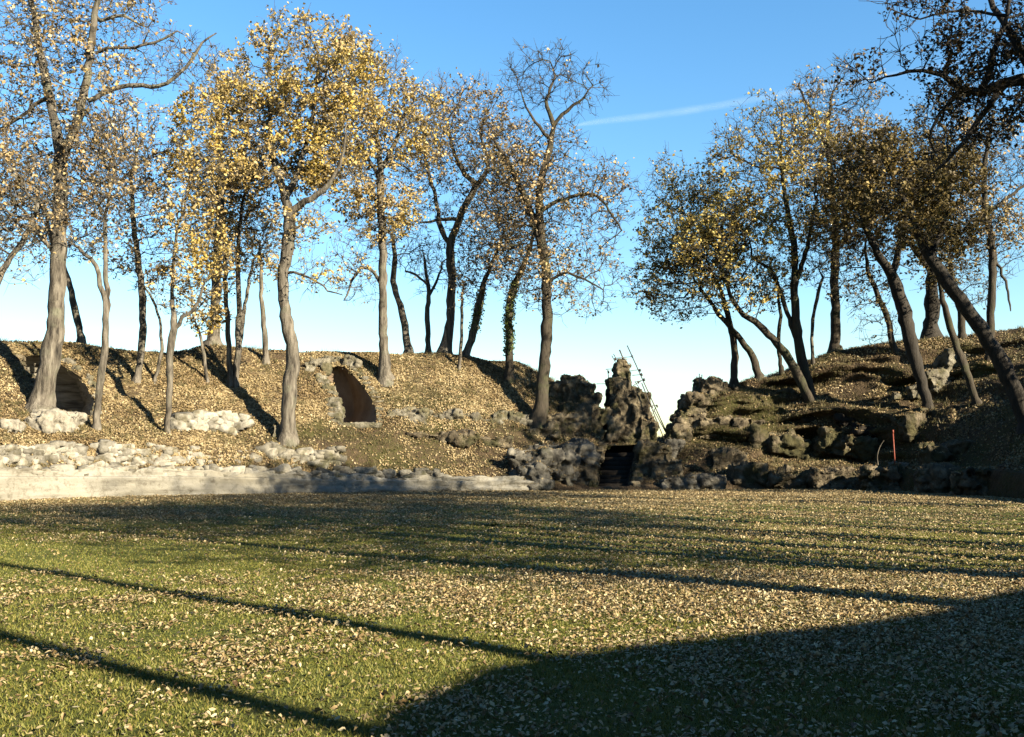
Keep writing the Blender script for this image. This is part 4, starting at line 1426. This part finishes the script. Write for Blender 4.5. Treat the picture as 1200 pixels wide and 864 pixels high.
# podium wall: curved, weathered plaster, with thickness
xs = np.arange(-260, 632, 2.5)
ring_pts = []
prof = [(-.12, -.1), (-.14, .25), (-.10, .6), (-.12, .99), (.03, 1.02), (.06, 1.36), (.75, 1.38), (.75, -.1)]
for x in xs:
    Y0 = float(np.interp(x, VX, _VD[:, 0]))
    yt = float(np.interp(x, VX, _VY[:, 1]))
    b = P(x, HOR + CAMZ * F / Y0, Y0)
    zt = P(x, yt, Y0)[2]
    if x > 500:
        zt *= 1 - .15 * (x - 500) / 100.0
    d = np.array([0 - b[0] * .6 + 1, 25 - b[1]])
    d /= np.linalg.norm(d)
    for (o_, z_) in prof:
        ring_pts.append([b[0] - d[0] * o_, b[1] - d[1] * o_, z_ * zt])
W = np.array(ring_pts)
W = W.reshape(len(xs), len(prof), 3)
# more rows on the face
rowsW = []
for a in range(5):
    for t in np.linspace(0, 1, 6)[:-1]:
        rowsW.append(W[:, a] * (1 - t) + W[:, a + 1] * t)
rowsW += [W[:, 5], W[:, 6], W[:, 7]]
W = np.stack(rowsW, 1)
rough = np.clip((xs - 400) / 160, 0, 1)[:, None]
nn = fbm(W, .7, 4, 91) * (.05 + .22 * rough) + fbm(W * np.array([.6, .6, 3]), .5, 3, 92) * (.04 + .1 * rough)
W[:, :26, 1] -= nn[:, :26]
up_ = np.zeros(W.shape[1])
up_[20:27] = np.linspace(0, 1, 7)
W[..., 2] += (fbm(W[:, 20:21] * np.array([1, 1, 0]), .9, 4, 95) * .30 - .04) * up_[None]
bl, _ = cellnoise(W.reshape(-1, 3), np.array([.8, .8, .22]), 96)
W[:, 20:26, 1] -= (bl.reshape(W.shape[:2]) * .07)[:, 20:26]
ix = np.arange(W.shape[0] * W.shape[1]).reshape(W.shape[:2])
q = np.stack([ix[:-1, :-1], ix[1:, :-1], ix[1:, 1:], ix[:-1, 1:]], -1).reshape(-1, 4)
o = link('podium_wall', mesh_from('podium_wall', W.reshape(-1, 3), q, M['plaster'], smooth=True))
set_origin(o)
tag(o, 'long low curved podium wall of pale weathered plaster at the lawn edge', 'wall')


# vaulted passages
def passage(name, label, poly, d, depth, mat, cat, inset=.0, depth_of=None, floor=None):
    """the walls, roof and end of a passage that opens in the bank along the outline poly"""
    root_pts = []
    for x, y in poly:
        Yp = (hit(x, y) if depth_of is None else depth_of(x, y)) - .05
        root_pts.append(P(x, y, Yp))
    front_ = np.array(root_pts)
    # finer outline
    fine = []
    m_ = len(front_)
    for i in range(m_):
        a, b = front_[i], front_[(i + 1) % m_]
        k = max(2, int(np.linalg.norm(b - a) / .3))
        for j in range(k):
            fine.append(a + (b - a) * j / k)
    fine = np.array(fine)
    d = np.array(d, float)
    d /= np.linalg.norm(d)
    far = (fine @ d).max() + depth
    L_ = [fine]
    for t in np.linspace(0, 1, 9)[1:]:
        q_ = fine + d[None] * ((far - fine @ d) * t)[:, None]
        q_ = q_ + (fbm(q_, .8, 3, 17)[:, None]) * .05
        L_.append(q_)
    V = np.concatenate(L_)
    n = len(fine)
    ix = np.arange(len(L_) * n).reshape(len(L_), n)
    q = np.stack([ix[:-1], ix[1:], np.roll(ix[1:], -1, 1), np.roll(ix[:-1], -1, 1)], -1).reshape(-1, 4)
    c = L_[-1].mean(0)
    V = np.vstack([V, c])
    tri = np.stack([ix[-1], np.full(n, len(V) - 1), np.roll(ix[-1], -1)], -1)
    root = empty(name, front_.mean(0) * [1, 1, 0] + [0, 0, front_[:, 2].min()])
    tag(root, label, cat)
    b = np.array(root.location)
    link('passage_lining', mesh_from('passage_lining', V - b, [q, tri], M[mat], smooth=False), root)
    return root, front_


def add_part(root, name, boxes, mat, voxel, amp, seed, freq=1.0):
    b = np.array(root.location)
    bx = [(np.asarray(c) - b, h, rz, tl) for c, h, rz, tl in boxes]
    return link(name, lump_mesh(bx, voxel, amp, seed, M[mat], 0, freq), root)


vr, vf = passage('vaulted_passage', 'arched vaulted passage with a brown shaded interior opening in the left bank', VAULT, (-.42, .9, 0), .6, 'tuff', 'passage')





def collar(poly, i0, i1, off, size, depth=.7, push=.2):
    pts = poly[i0:i1 + 1]
    cxm, cym = np.mean([p[0] for p in poly]), np.mean([p[1] for p in poly])
    out = []
    for (xa, ya), (xb, yb) in zip(pts[:-1], pts[1:]):
        n = max(1, int(math.hypot(xb - xa, yb - ya) / 5))
        nx, ny = (yb - ya), -(xb - xa)
        L_ = math.hypot(nx, ny)
        nx, ny = nx / L_, ny / L_
        if nx * ((xa + xb) / 2 - cxm) + ny * ((ya + yb) / 2 - cym) < 0:
            nx, ny = -nx, -ny
        for k in range(n):
            t = (k + .5) / n
            o_ = off * random.uniform(.75, 1.15)
            x, y = xa + (xb - xa) * t + nx * o_, ya + (yb - ya) * t + ny * o_
            sz = size * random.uniform(.8, 1.2)
            out.append(hbox(x - sz, y - sz * .8, x + sz, y + sz * .8, depth, random.uniform(-.2, .2), random.uniform(-.3, .3), push))
    return out


add_part(vr, 'stone_jamb', collar(VAULT, 0, 3, 8.5, 7.5, .7, .15), 'stone', .075, .07, 31, 1.3)
add_part(vr, 'stone_jamb', collar(VAULT, 7, 11, 5, 5, .7, .12), 'stone', .075, .07, 32, 1.3)
add_part(vr, 'arch_stone', [hbox(362, 420, 384, 433, .9, .1, .1, .4), hbox(357, 424, 370, 438, .8, 0, 0, .35)] + collar(VAULT, 3, 5, 6, 6), 'stone', .08, .14, 33, 1.3)
add_part(vr, 'arch_stone', [hbox(402, 419, 421, 436, 1.0, 0, .3, .4)] + collar(VAULT, 5, 7, 5, 5), 'stone', .08, .12, 34, 1.3)
add_part(vr, 'threshold', [hbox(398, 496, 446, 502, .9)], 'stone', .06, .07, 35)

lr, lf_ = passage('vaulted_passage', 'collapsed passage with a slanting grey streaked wall behind the thickest oak', LEFTV, (-.5, .85, 0), .8, 'concrete', 'passage')
add_part(lr, 'stone_jamb', collar(LEFTV, 5, 8, 5, 5, .6, .15), 'stone', .08, .12, 36, 1.4)
add_part(lr, 'stone_jamb', collar(LEFTV, 1, 5, 4, 4, .5, .05), 'darkrock', .08, .1, 37, 1.4)


def stair_depth(x, y):
    return hit(x, y)


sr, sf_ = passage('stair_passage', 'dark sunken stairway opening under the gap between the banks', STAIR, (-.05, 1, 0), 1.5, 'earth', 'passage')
add_part(sr, 'rock_jamb', collar(STAIR, 3, 5, 7, 4.5, .8, .15), 'darkrock', .09, .14, 38)
add_part(sr, 'rock_jamb', collar(STAIR, 0, 2, 7, 4.5, .8, .15), 'darkrock', .09, .14, 39)
# steps inside
b0 = np.array(sr.location)
Vs, Qs = [], []
k = 0
for i in range(8):
    y = 567 - i * 5.2
    xl, xr = np.interp(y, [523, 571], [711, 698]), np.interp(y, [521, 570], [748, 738])
    Y_ = hit(720, y) + 1.0
    a, b = P(xl, y, Y_), P(xr, y, Y_)
    bx = np.array([[a[0], Y_, a[2]], [b[0], Y_, a[2]], [b[0], Y_ + 1.6, a[2]], [a[0], Y_ + 1.6, a[2]],
                   [a[0], Y_, a[2] - .4], [b[0], Y_, a[2] - .4], [b[0], Y_ + 1.6, a[2] - .4], [a[0], Y_ + 1.6, a[2] - .4]]) - b0
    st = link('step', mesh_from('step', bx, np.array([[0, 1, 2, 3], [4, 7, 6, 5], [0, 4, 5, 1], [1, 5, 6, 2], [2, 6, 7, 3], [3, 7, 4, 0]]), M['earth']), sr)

# rough masonry right of the vault and boulders along the base
rock('ruined_wall', 'long low rough mass of pale masonry between the passage and the mossy oak',
     [hbox(452, 481, 500, 499, 1.2, .05, 0, .2), hbox(490, 482, 540, 496, 1.1, -.05, 0, .1), hbox(530, 486, 590, 496, 1.0, .05, 0, .05), hbox(585, 484, 622, 497, .8, 0, 0, .3)], 'stone', .08, .2, 41, cat='ruined wall', freq=1.2)
rock('boulder', 'dark rubble lip over the trench below the passage',
     [hbox(476, 508, 560, 520, 1.4, 0, 0, .3), hbox(540, 512, 600, 524, 1.2, 0, 0, .3)], 'darkrock', .11, .22, 42)
rock('ruined_wall', 'long eroded grey rock face at the lawn edge below the mossy oak',
     [hbox(600, 530, 642, 580, 1.6, -.05, 0, .5), hbox(630, 533, 668, 580, 1.5, .05, 0, .4), hbox(658, 522, 690, 580, 1.5, 0, .05, .3), hbox(610, 520, 655, 545, 1.3, 0, 0, .3)], 'greyrock', .1, .34, 40, cat='ruined wall', cells=(1.3, 1.3, .7))
BG = 'boulders at the lawn edge'
rock('boulder', 'biggest grey boulder at the lawn edge, below the mossy oak', [hbox(604, 545, 648, 580, 1.8, -.1, .1, .7)], 'greyrock', .11, .34, 44, BG, cells=(1.2, 1.2, .9))
rock('boulder', 'blue grey pointed boulder right of the biggest one at the lawn edge', [hbox(645, 535, 672, 572, 1.5, .2, .15, .5)], 'greyrock', .1, .26, 45, BG)
rock('boulder', 'rounded dark boulder above the pointed one, left of the stairway', [hbox(662, 516, 690, 545, 1.4, .1, -.1, .5)], 'greyrock', .1, .24, 46, BG, cells=(1.2, 1.2, .9))
rock('boulder', 'dark earthy boulder beside the left jamb of the stairway', [hbox(668, 545, 700, 575, 1.3, -.1, 0, .6)], 'darkrock', .1, .22, 47, BG)
rock('boulder', 'dark outcrop under the mossy oak foot, above the boulders', [hbox(640, 488, 675, 515, 1.6, .1, 0, .5), hbox(612, 500, 650, 520, 1.4, .1, 0, .4)], 'darkrock', .11, .3, 48, BG)
rock('boulder', 'small pale stone lying on the dark slope left of the stairway', [hbox(627, 521, 631, 525, .25, 0, 0, .4)], 'pale', .04, .03, 49)
rock('boulder', 'slab of rock roofing the stairway', [hbox(700, 512, 752, 522, 1.6, 0, .03, .5)], 'darkrock', .1, .12, 50, BG)
rock('boulder', 'sloping rock forming the right side of the stairway', [hbox(746, 522, 782, 575, 1.5, 0, .2, .5), hbox(765, 540, 800, 574, 1.3, 0, 0, .4)], 'darkrock', .11, .24, 51, BG)
rock('boulder', 'tilted pale faced rock at the right foot of the gap', [hbox(780, 515, 797, 540, 1.0, 0, .35, .6)], 'greyrock', .09, .16, 52, BG)
rock('boulder', 'low grey rock at the lawn edge right of the stairway', [hbox(775, 560, 815, 577, 1.2, .1, 0, .5)], 'greyrock', .1, .18, 53, BG)
rock('boulder', 'long low grey rock at the lawn edge, second right of the stairway', [hbox(808, 560, 850, 578, 1.3, -.1, 0, .5)], 'greyrock', .1, .2, 54, BG)
rock('boulder', 'broad mossy rock in the bank above the long low grey rock', [hbox(835, 530, 878, 560, 1.3, 0, 0, .5), hbox(860, 545, 900, 572, 1.2, 0, 0, .5)], 'darkrock', .11, .26, 55, BG)

# ruined masonry left of the gap
rock('ruined_wall', 'weathered masonry stump beside the scaffolded pillar, sun on its face',
     [pbox(640, 448, 668, 500, 60.2, 2.2, .1, -.12), pbox(660, 442, 682, 478, 60.0, 2.2, -.1, .1), pbox(676, 447, 694, 478, 60.0, 2.0, -.1, .3), pbox(605, 452, 646, 495, 60.0, 1.6, .1, -.18), pbox(688, 478, 710, 516, 59.6, 1.8, 0, .35), pbox(676, 460, 699, 500, 59.6, 2.0, 0, .2), pbox(655, 474, 690, 515, 59.0, 1.6, .2, .1)],
     'darkrock', .1, .24, 61, cat='ruined wall', freq=1.1, cells=(.6, .6, 1.0))
# pillar
rock('ruined_pillar', 'tall eroded masonry pillar standing in the gap against the sky',
     [pbox(722, 426, 738, 455, 60.4, 1.3, .05, .05), pbox(714, 442, 739, 472, 60.2, 1.8, 0, -.08), pbox(718, 466, 757, 516, 60.0, 2.0, 0, .03), pbox(736, 458, 756, 480, 60.3, 1.5, 0, .25),
      pbox(744, 462, 760, 500, 60.0, 1.6, 0, .05), pbox(750, 490, 768, 518, 59.8, 1.6, 0, .1), pbox(725, 421, 734, 432, 60.6, .9, 0, 0), pbox(714, 490, 730, 516, 59.7, 1.2, 0, 0)],
     'darkrock', .085, .24, 62, cat='ruined pillar', freq=1.1, cells=(.55, .55, 1.3))
# right ruins
rock('ruined_wall', 'rounded ruin head at the top of the right bank by the gap', [pbox(820, 445, 842, 472, 61.0, 1.8, .1, .1), pbox(832, 452, 862, 475, 61.2, 1.6, 0, 0)], 'darkrock', .09, .28, 63, cat='ruined wall')
rock('ruined_wall', 'stepped ruin below the rounded head, edging the gap', [pbox(804, 463, 835, 490, 60.2, 2.0, .05, .1), pbox(796, 484, 825, 515, 59.8, 1.8, 0, .15), pbox(784, 500, 806, 525, 59.4, 1.4, 0, .25), pbox(825, 470, 880, 482, 60.2, 1.4, 0, 0)], 'darkrock', .1, .32, 64, cat='ruined wall')
rock('boulder', 'rounded mossy outcrop low on the right bank, left of the root hump', [hbox(882, 505, 925, 530, 1.8, .1, .1, .5), hbox(905, 515, 950, 535, 1.6, 0, .15, .4)], 'mossrock', .1, .3, 81, cells=(1.3, 1.3, .8))
rock('boulder', 'broad humped mossy rock on the right bank between the root hump and the red pole', [hbox(965, 505, 1005, 535, 1.6, .1, .1, .4), hbox(990, 515, 1030, 540, 1.6, 0, .2, .4)], 'mossrock', .1, .3, 82, cells=(1.3, 1.3, .8))
rock('boulder', 'mossy rock bulging from the right bank under the slanting pale stone', [hbox(1060, 482, 1110, 512, 1.6, .1, -.15, .4)], 'mossrock', .1, .28, 83, cells=(1.3, 1.3, .8))
rock('boulder', 'low mossy rock near the foot of the leaning pair of trunks', [hbox(880, 462, 930, 478, 1.5, .1, -.1, .4)], 'mossrock', .1, .26, 84, cells=(1.2, 1.2, .7))
rock('boulder', 'dark mossy rock in the deep shade right of the red pole', [hbox(1090, 520, 1150, 552, 1.8, -.2, -.1, .5)], 'mossrock', .1, .3, 85, cells=(1.3, 1.3, .8))
rock('boulder', 'dark rounded rock in the middle of the right bank beside the ruins', [pbox(818, 488, 858, 515, 59.3, 1.6, .1, 0)], 'darkrock', .1, .28, 65)
rock('boulder', 'overhanging dark rock ledge on the right bank, right of the rounded rock', [pbox(858, 490, 910, 512, 59.2, 1.3, .1, 0)], 'darkrock', .1, .28, 66)
rock('ruined_wall', 'broken pale concrete block on the upper right bank behind slim trunks', [hbox(1110, 410, 1134, 447, 1.1, .1, .1, .5), hbox(1090, 432, 1112, 455, .9, .1, -.4, .45), hbox(1098, 420, 1116, 440, .7, 0, .4, .3)], 'stone', .09, .18, 67, cat='ruined wall')
rock('boulder', 'small pale stone farther from the broken concrete block, left of its twin', [hbox(1048, 460, 1056, 468, .4, 0, 0, .3)], 'stone', .05, .08, 68)
rock('boulder', 'slanting pale stone next to the lower end of the broken concrete block', [hbox(1068, 452, 1082, 466, .5, 0, -.3, .3)], 'stone', .05, .08, 74)
rock('boulder', 'pale flat stone beside the foot of the red pole', [hbox(1042, 541, 1053, 549, .4, 0, 0, .35)], 'pale', .05, .06, 69)
rock('boulder', 'small rounded pale stone right of the red pole', [hbox(1056, 542, 1066, 549, .4, 0, 0, .35)], 'pale', .05, .06, 70)
# dark ledges along the right base
rock('rock_ledge', 'dark undercut rock ledge along the foot of the right bank', [hbox(905, 552, 965, 574, 1.2, 0, 0, .4), hbox(955, 550, 1030, 576, 1.2, -.08, 0, .35), hbox(1020, 551, 1080, 578, 1.2, -.2, 0, .3)], 'darkrock', .11, .3, 71, cat='rock ledge')
rock('rock_ledge', 'shaded rock ledge at the far right foot of the bank', [hbox(1085, 552, 1130, 582, 1.2, -.3, 0, .3), hbox(1125, 554, 1180, 588, 1.2, -.5, 0, .3)], 'darkrock', .11, .3, 72, cat='rock ledge')
rock('root_mound', 'curving root covered hump on the right bank below the leaning oaks', [hbox(940, 487, 985, 494, .7, 0, -.1, .3), hbox(980, 490, 1020, 500, .7, 0, .15, .3), hbox(1005, 500, 1045, 512, .7, 0, .2, .3)], 'earth', .09, .2, 73, cat='mound')


tc_ = np.concatenate([t[0] for t in TOPS])
tn_ = np.concatenate([t[1] for t in TOPS])
pk = np.where(RNG.random(len(tc_)) < np.clip(.25 + .9 * fbm(tc_, 1.2, 3, 401), 0, .7))[0]
pk = np.concatenate([pk, pk])
V, q = leaf_mesh(tc_[pk] + RNG.normal(size=(len(pk), 3)) * [.06, .06, 0] + tn_[pk] * .03, .06 + .07 * RNG.random(len(pk)), RNG, .4, .35, up=tn_[pk])
tag(link('fallen_leaves', mesh_from('rock_leaves', V, q, M['litter_hill'])), 'fallen leaves caught on the ledges of the ruins and boulders', 'fallen leaves', kind='stuff')


# ------------------------------------------------------------------ scaffold, poles
def tube(p, q, r, sides=8):
    p, q = np.array(p, float), np.array(q, float)
    pts = np.linspace(p, q, 3)
    V, f = sweep(pts, np.full(3, r), sides, RNG)
    n = len(V)
    V = np.vstack([V, [p], [q]])
    cap = [[(i + 1) % sides, i, n] for i in range(sides)] + [[n - sides + i, n - sides + (i + 1) % sides, n + 1] for i in range(sides)]
    return V, f, np.array(cap)


def pole(name, p, q, r, mat, parent):
    b = np.array(parent.location) if parent else np.zeros(3)
    V, f, c = tube(np.array(p) - b, np.array(q) - b, r)
    return link(name, mesh_from(name, V, [f, c], M[mat], smooth=False), parent)


Yp = 60.6
sroot = empty('scaffold', P(775, 514, Yp))
tag(sroot, 'rusty tube scaffold propped against the tall ruined pillar', 'scaffold')
for a, b, dy, r in (((735, 405), (783, 511), .2, .035), ((752, 449), (778, 514), -.9, .03), ((766, 480), (785, 516), .9, .03),
                    ((726, 410), (731, 422), .0, .045), ((717, 417), (722, 426), -.5, .025), ((719, 415), (724, 424), .4, .025), ((712, 434), (714, 448), -.6, .025)):
    pole('pole', P(a[0], a[1], Yp + dy), P(b[0], b[1], Yp + dy), r, 'steel', sroot)
for a, b in (((720, 420), (741, 418)), ((738, 435), (751, 433)), ((741, 440), (753, 439)), ((744, 448), (756, 445)), ((742, 452), (752, 446)), ((760, 476), (770, 475)), ((744, 447), (750, 456)), ((710, 433), (722, 432)), ((699, 450), (709, 450)), ((762, 492), (768, 478))):
    pole('rail', P(a[0], a[1], Yp - .3), P(b[0], b[1], Yp + .3), .022, 'steel', sroot)
for x, y in ((741, 418), (750, 434), (752, 439), (755, 445), (770, 476), (721, 421), (748, 448), (713, 436), (764, 477)):
    c = P(x, y, Yp + .1)
    pole('coupler', c - [0, .12, .05], c + [0, .12, .05], .06, 'steel', sroot)

for (x, y0, y1), lab in (((819.5, 439, 458), 'left thin steel rod standing on the ruin head by the gap'), ((822.5, 440, 456), 'right shorter thin steel rod standing on the ruin head by the gap')):
    r_ = empty('steel_rod', P(x, y1, 61.3))
    pole('rod', P(x, y1, 61.3) - [0, 0, .3], P(x, y0, 61.3), .025, 'steel', r_)
    pole('cap', P(x, y0, 61.3), P(x, y0 - .8, 61.3), .034, 'steel', r_)
    tag(r_, lab, 'rod', 'steel rods on the ruin')

Yr = hit(1047, 548) - .4
rp = empty('marker_pole', P(1050, 560, Yr))
tag(rp, 'thin red marker pole standing before the dark right bank', 'pole')
pole('pole_shaft', P(1050, 562, Yr), P(1046.5, 508, Yr), .035, 'redpaint', rp)
pole('pole_cap', P(1046.5, 508, Yr), P(1046.4, 504, Yr), .045, 'redpaint', rp)
o = None
sp_ = smooth_poly([tuple(P(1029, 545, Yr)) + (.03,), tuple(P(1028, 535, Yr)) + (.028,), tuple(P(1031, 524, Yr)) + (.022,), tuple(P(1036, 516, Yr)) + (.012,)], .15)
V, f = sweep(sp_[:, :3], sp_[:, 3], 6, RNG)
b = V[0].copy()
o = link('dead_stick', mesh_from('dead_stick', V - b, f, M['bark'], smooth=True))
o.location = b
tag(o, 'thin pale curved dead stick left of the red pole', 'stick')


# ------------------------------------------------------------------ contrail
def contrail():
    m, nt, out = new_mat('ice cloud')
    L = nt.links.new
    lw = N(nt, 'ShaderNodeLayerWeight', Blend=.5)
    tc = N(nt, 'ShaderNodeTexCoord')
    nz = N(nt, 'ShaderNodeTexNoise', Scale=.012, Detail=5.0)
    L(tc.outputs['Object'], nz.inputs['Vector'])
    d = N(nt, 'ShaderNodeBsdfDiffuse')
    d.inputs[0].default_value = (.9, .92, .95, 1)
    tl = N(nt, 'ShaderNodeBsdfTranslucent')
    tl.inputs[0].default_value = (.9, .92, .95, 1)
    ms = N(nt, 'ShaderNodeMixShader')
    ms.inputs[0].default_value = .5
    L(d.outputs[0], ms.inputs[1])
    L(tl.outputs[0], ms.inputs[2])
    tr = N(nt, 'ShaderNodeBsdfTransparent')
    inv = N(nt, 'ShaderNodeMath', operation='SUBTRACT')
    inv.inputs[0].default_value = 1.0
    L(lw.outputs['Facing'], inv.inputs[1])
    pw = N(nt, 'ShaderNodeMath', operation='POWER')
    pw.inputs[1].default_value = 2.0
    L(inv.outputs[0], pw.inputs[0])
    mu = N(nt, 'ShaderNodeMath', operation='MULTIPLY')
    L(pw.outputs[0], mu.inputs[0])
    L(nz.outputs[0], mu.inputs[1])
    m2 = N(nt, 'ShaderNodeMath', operation='MULTIPLY')
    L(mu.outputs[0], m2.inputs[0])
    m2.inputs[1].default_value = .065
    mx = N(nt, 'ShaderNodeMixShader')
    L(m2.outputs[0], mx.inputs[0])
    L(tr.outputs[0], mx.inputs[1])
    L(ms.outputs[0], mx.inputs[2])
    L(mx.outputs[0], out.inputs[0])
    rows = []
    Yc = 2600.0
    for x, y, w in ((670, 148, 2), (700, 143, 9), (760, 136, 12), (830, 126, 12), (890, 115, 13), (960, 103, 12), (1060, 85, 10), (1160, 66, 2)):
        p = P(x, y, Yc + (x - 700) * .6)
        rows.append((p[0], p[1], p[2], w * .5 * Yc / F))
    s = smooth_poly(rows, 25)
    V, f = sweep(s[:, :3], s[:, 3] * (1 + .2 * fbm(s[:, :3], 80, 3, 5)), 24, RNG)
    b = V.mean(0)
    o = link('contrail', mesh_from('contrail', V - b, f, m, smooth=True))
    o.location = b
    tag(o, 'faint white vapour trail slanting across the blue sky', 'contrail', kind='stuff')


contrail()

# ------------------------------------------------------------------ light, sky, camera
SUN_AZ = math.radians(130.0)      # clockwise from +Y
SUN_EL = math.radians(24.0)
wd = bpy.data.worlds.new('World')
SC.world = wd
wd.use_nodes = True
nt = wd.node_tree
bg = nt.nodes['Background']
sky = nt.nodes.new('ShaderNodeTexSky')
sky.sky_type = 'NISHITA'
sky.sun_disc = False
sky.sun_elevation = SUN_EL
sky.sun_rotation = SUN_AZ
sky.altitude = 300
sky.air_density = 1.4
sky.dust_density = 0.15
sky.ozone_density = 4.2
hs = nt.nodes.new('ShaderNodeHueSaturation')
hs.inputs['Saturation'].default_value = 1.2
hs.inputs['Hue'].default_value = .499
nt.links.new(sky.outputs[0], hs.inputs['Color'])
nt.links.new(hs.outputs[0], bg.inputs[0])
bg.inputs[1].default_value = .05

sl = bpy.data.lights.new('sun', 'SUN')
sl.energy = 5.0
sl.angle = math.radians(.5)
sl.color = (1.0, .87, .65)
so = bpy.data.objects.new('sun', sl)
COL.objects.link(so)
sdir = Vector((math.sin(SUN_AZ) * math.cos(SUN_EL), math.cos(SUN_AZ) * math.cos(SUN_EL), math.sin(SUN_EL)))
so.rotation_euler = (-sdir).to_track_quat('-Z', 'Y').to_euler()
so.location = (30, -25, 40)

cam = bpy.data.cameras.new('camera')
cam.sensor_width = 36.0
cam.lens = F / 1200.0 * 36.0
cam.clip_end = 20000
cam.clip_start = .05
co = bpy.data.objects.new('camera', cam)
COL.objects.link(co)
co.location = (0, 0, CAMZ)
co.rotation_euler = (math.pi / 2 + PITCH, 0, 0)
SC.camera = co

SC.view_settings.view_transform = 'Standard'
SC.view_settings.look = 'None'
SC.view_settings.gamma = 1.0
SC.view_settings.exposure = 2.35
SC.view_settings.use_curve_mapping = False
SC.cycles.max_bounces = 6
SC.cycles.diffuse_bounces = 1
SC.cycles.transparent_max_bounces = 12
SC.cycles.use_denoising = True
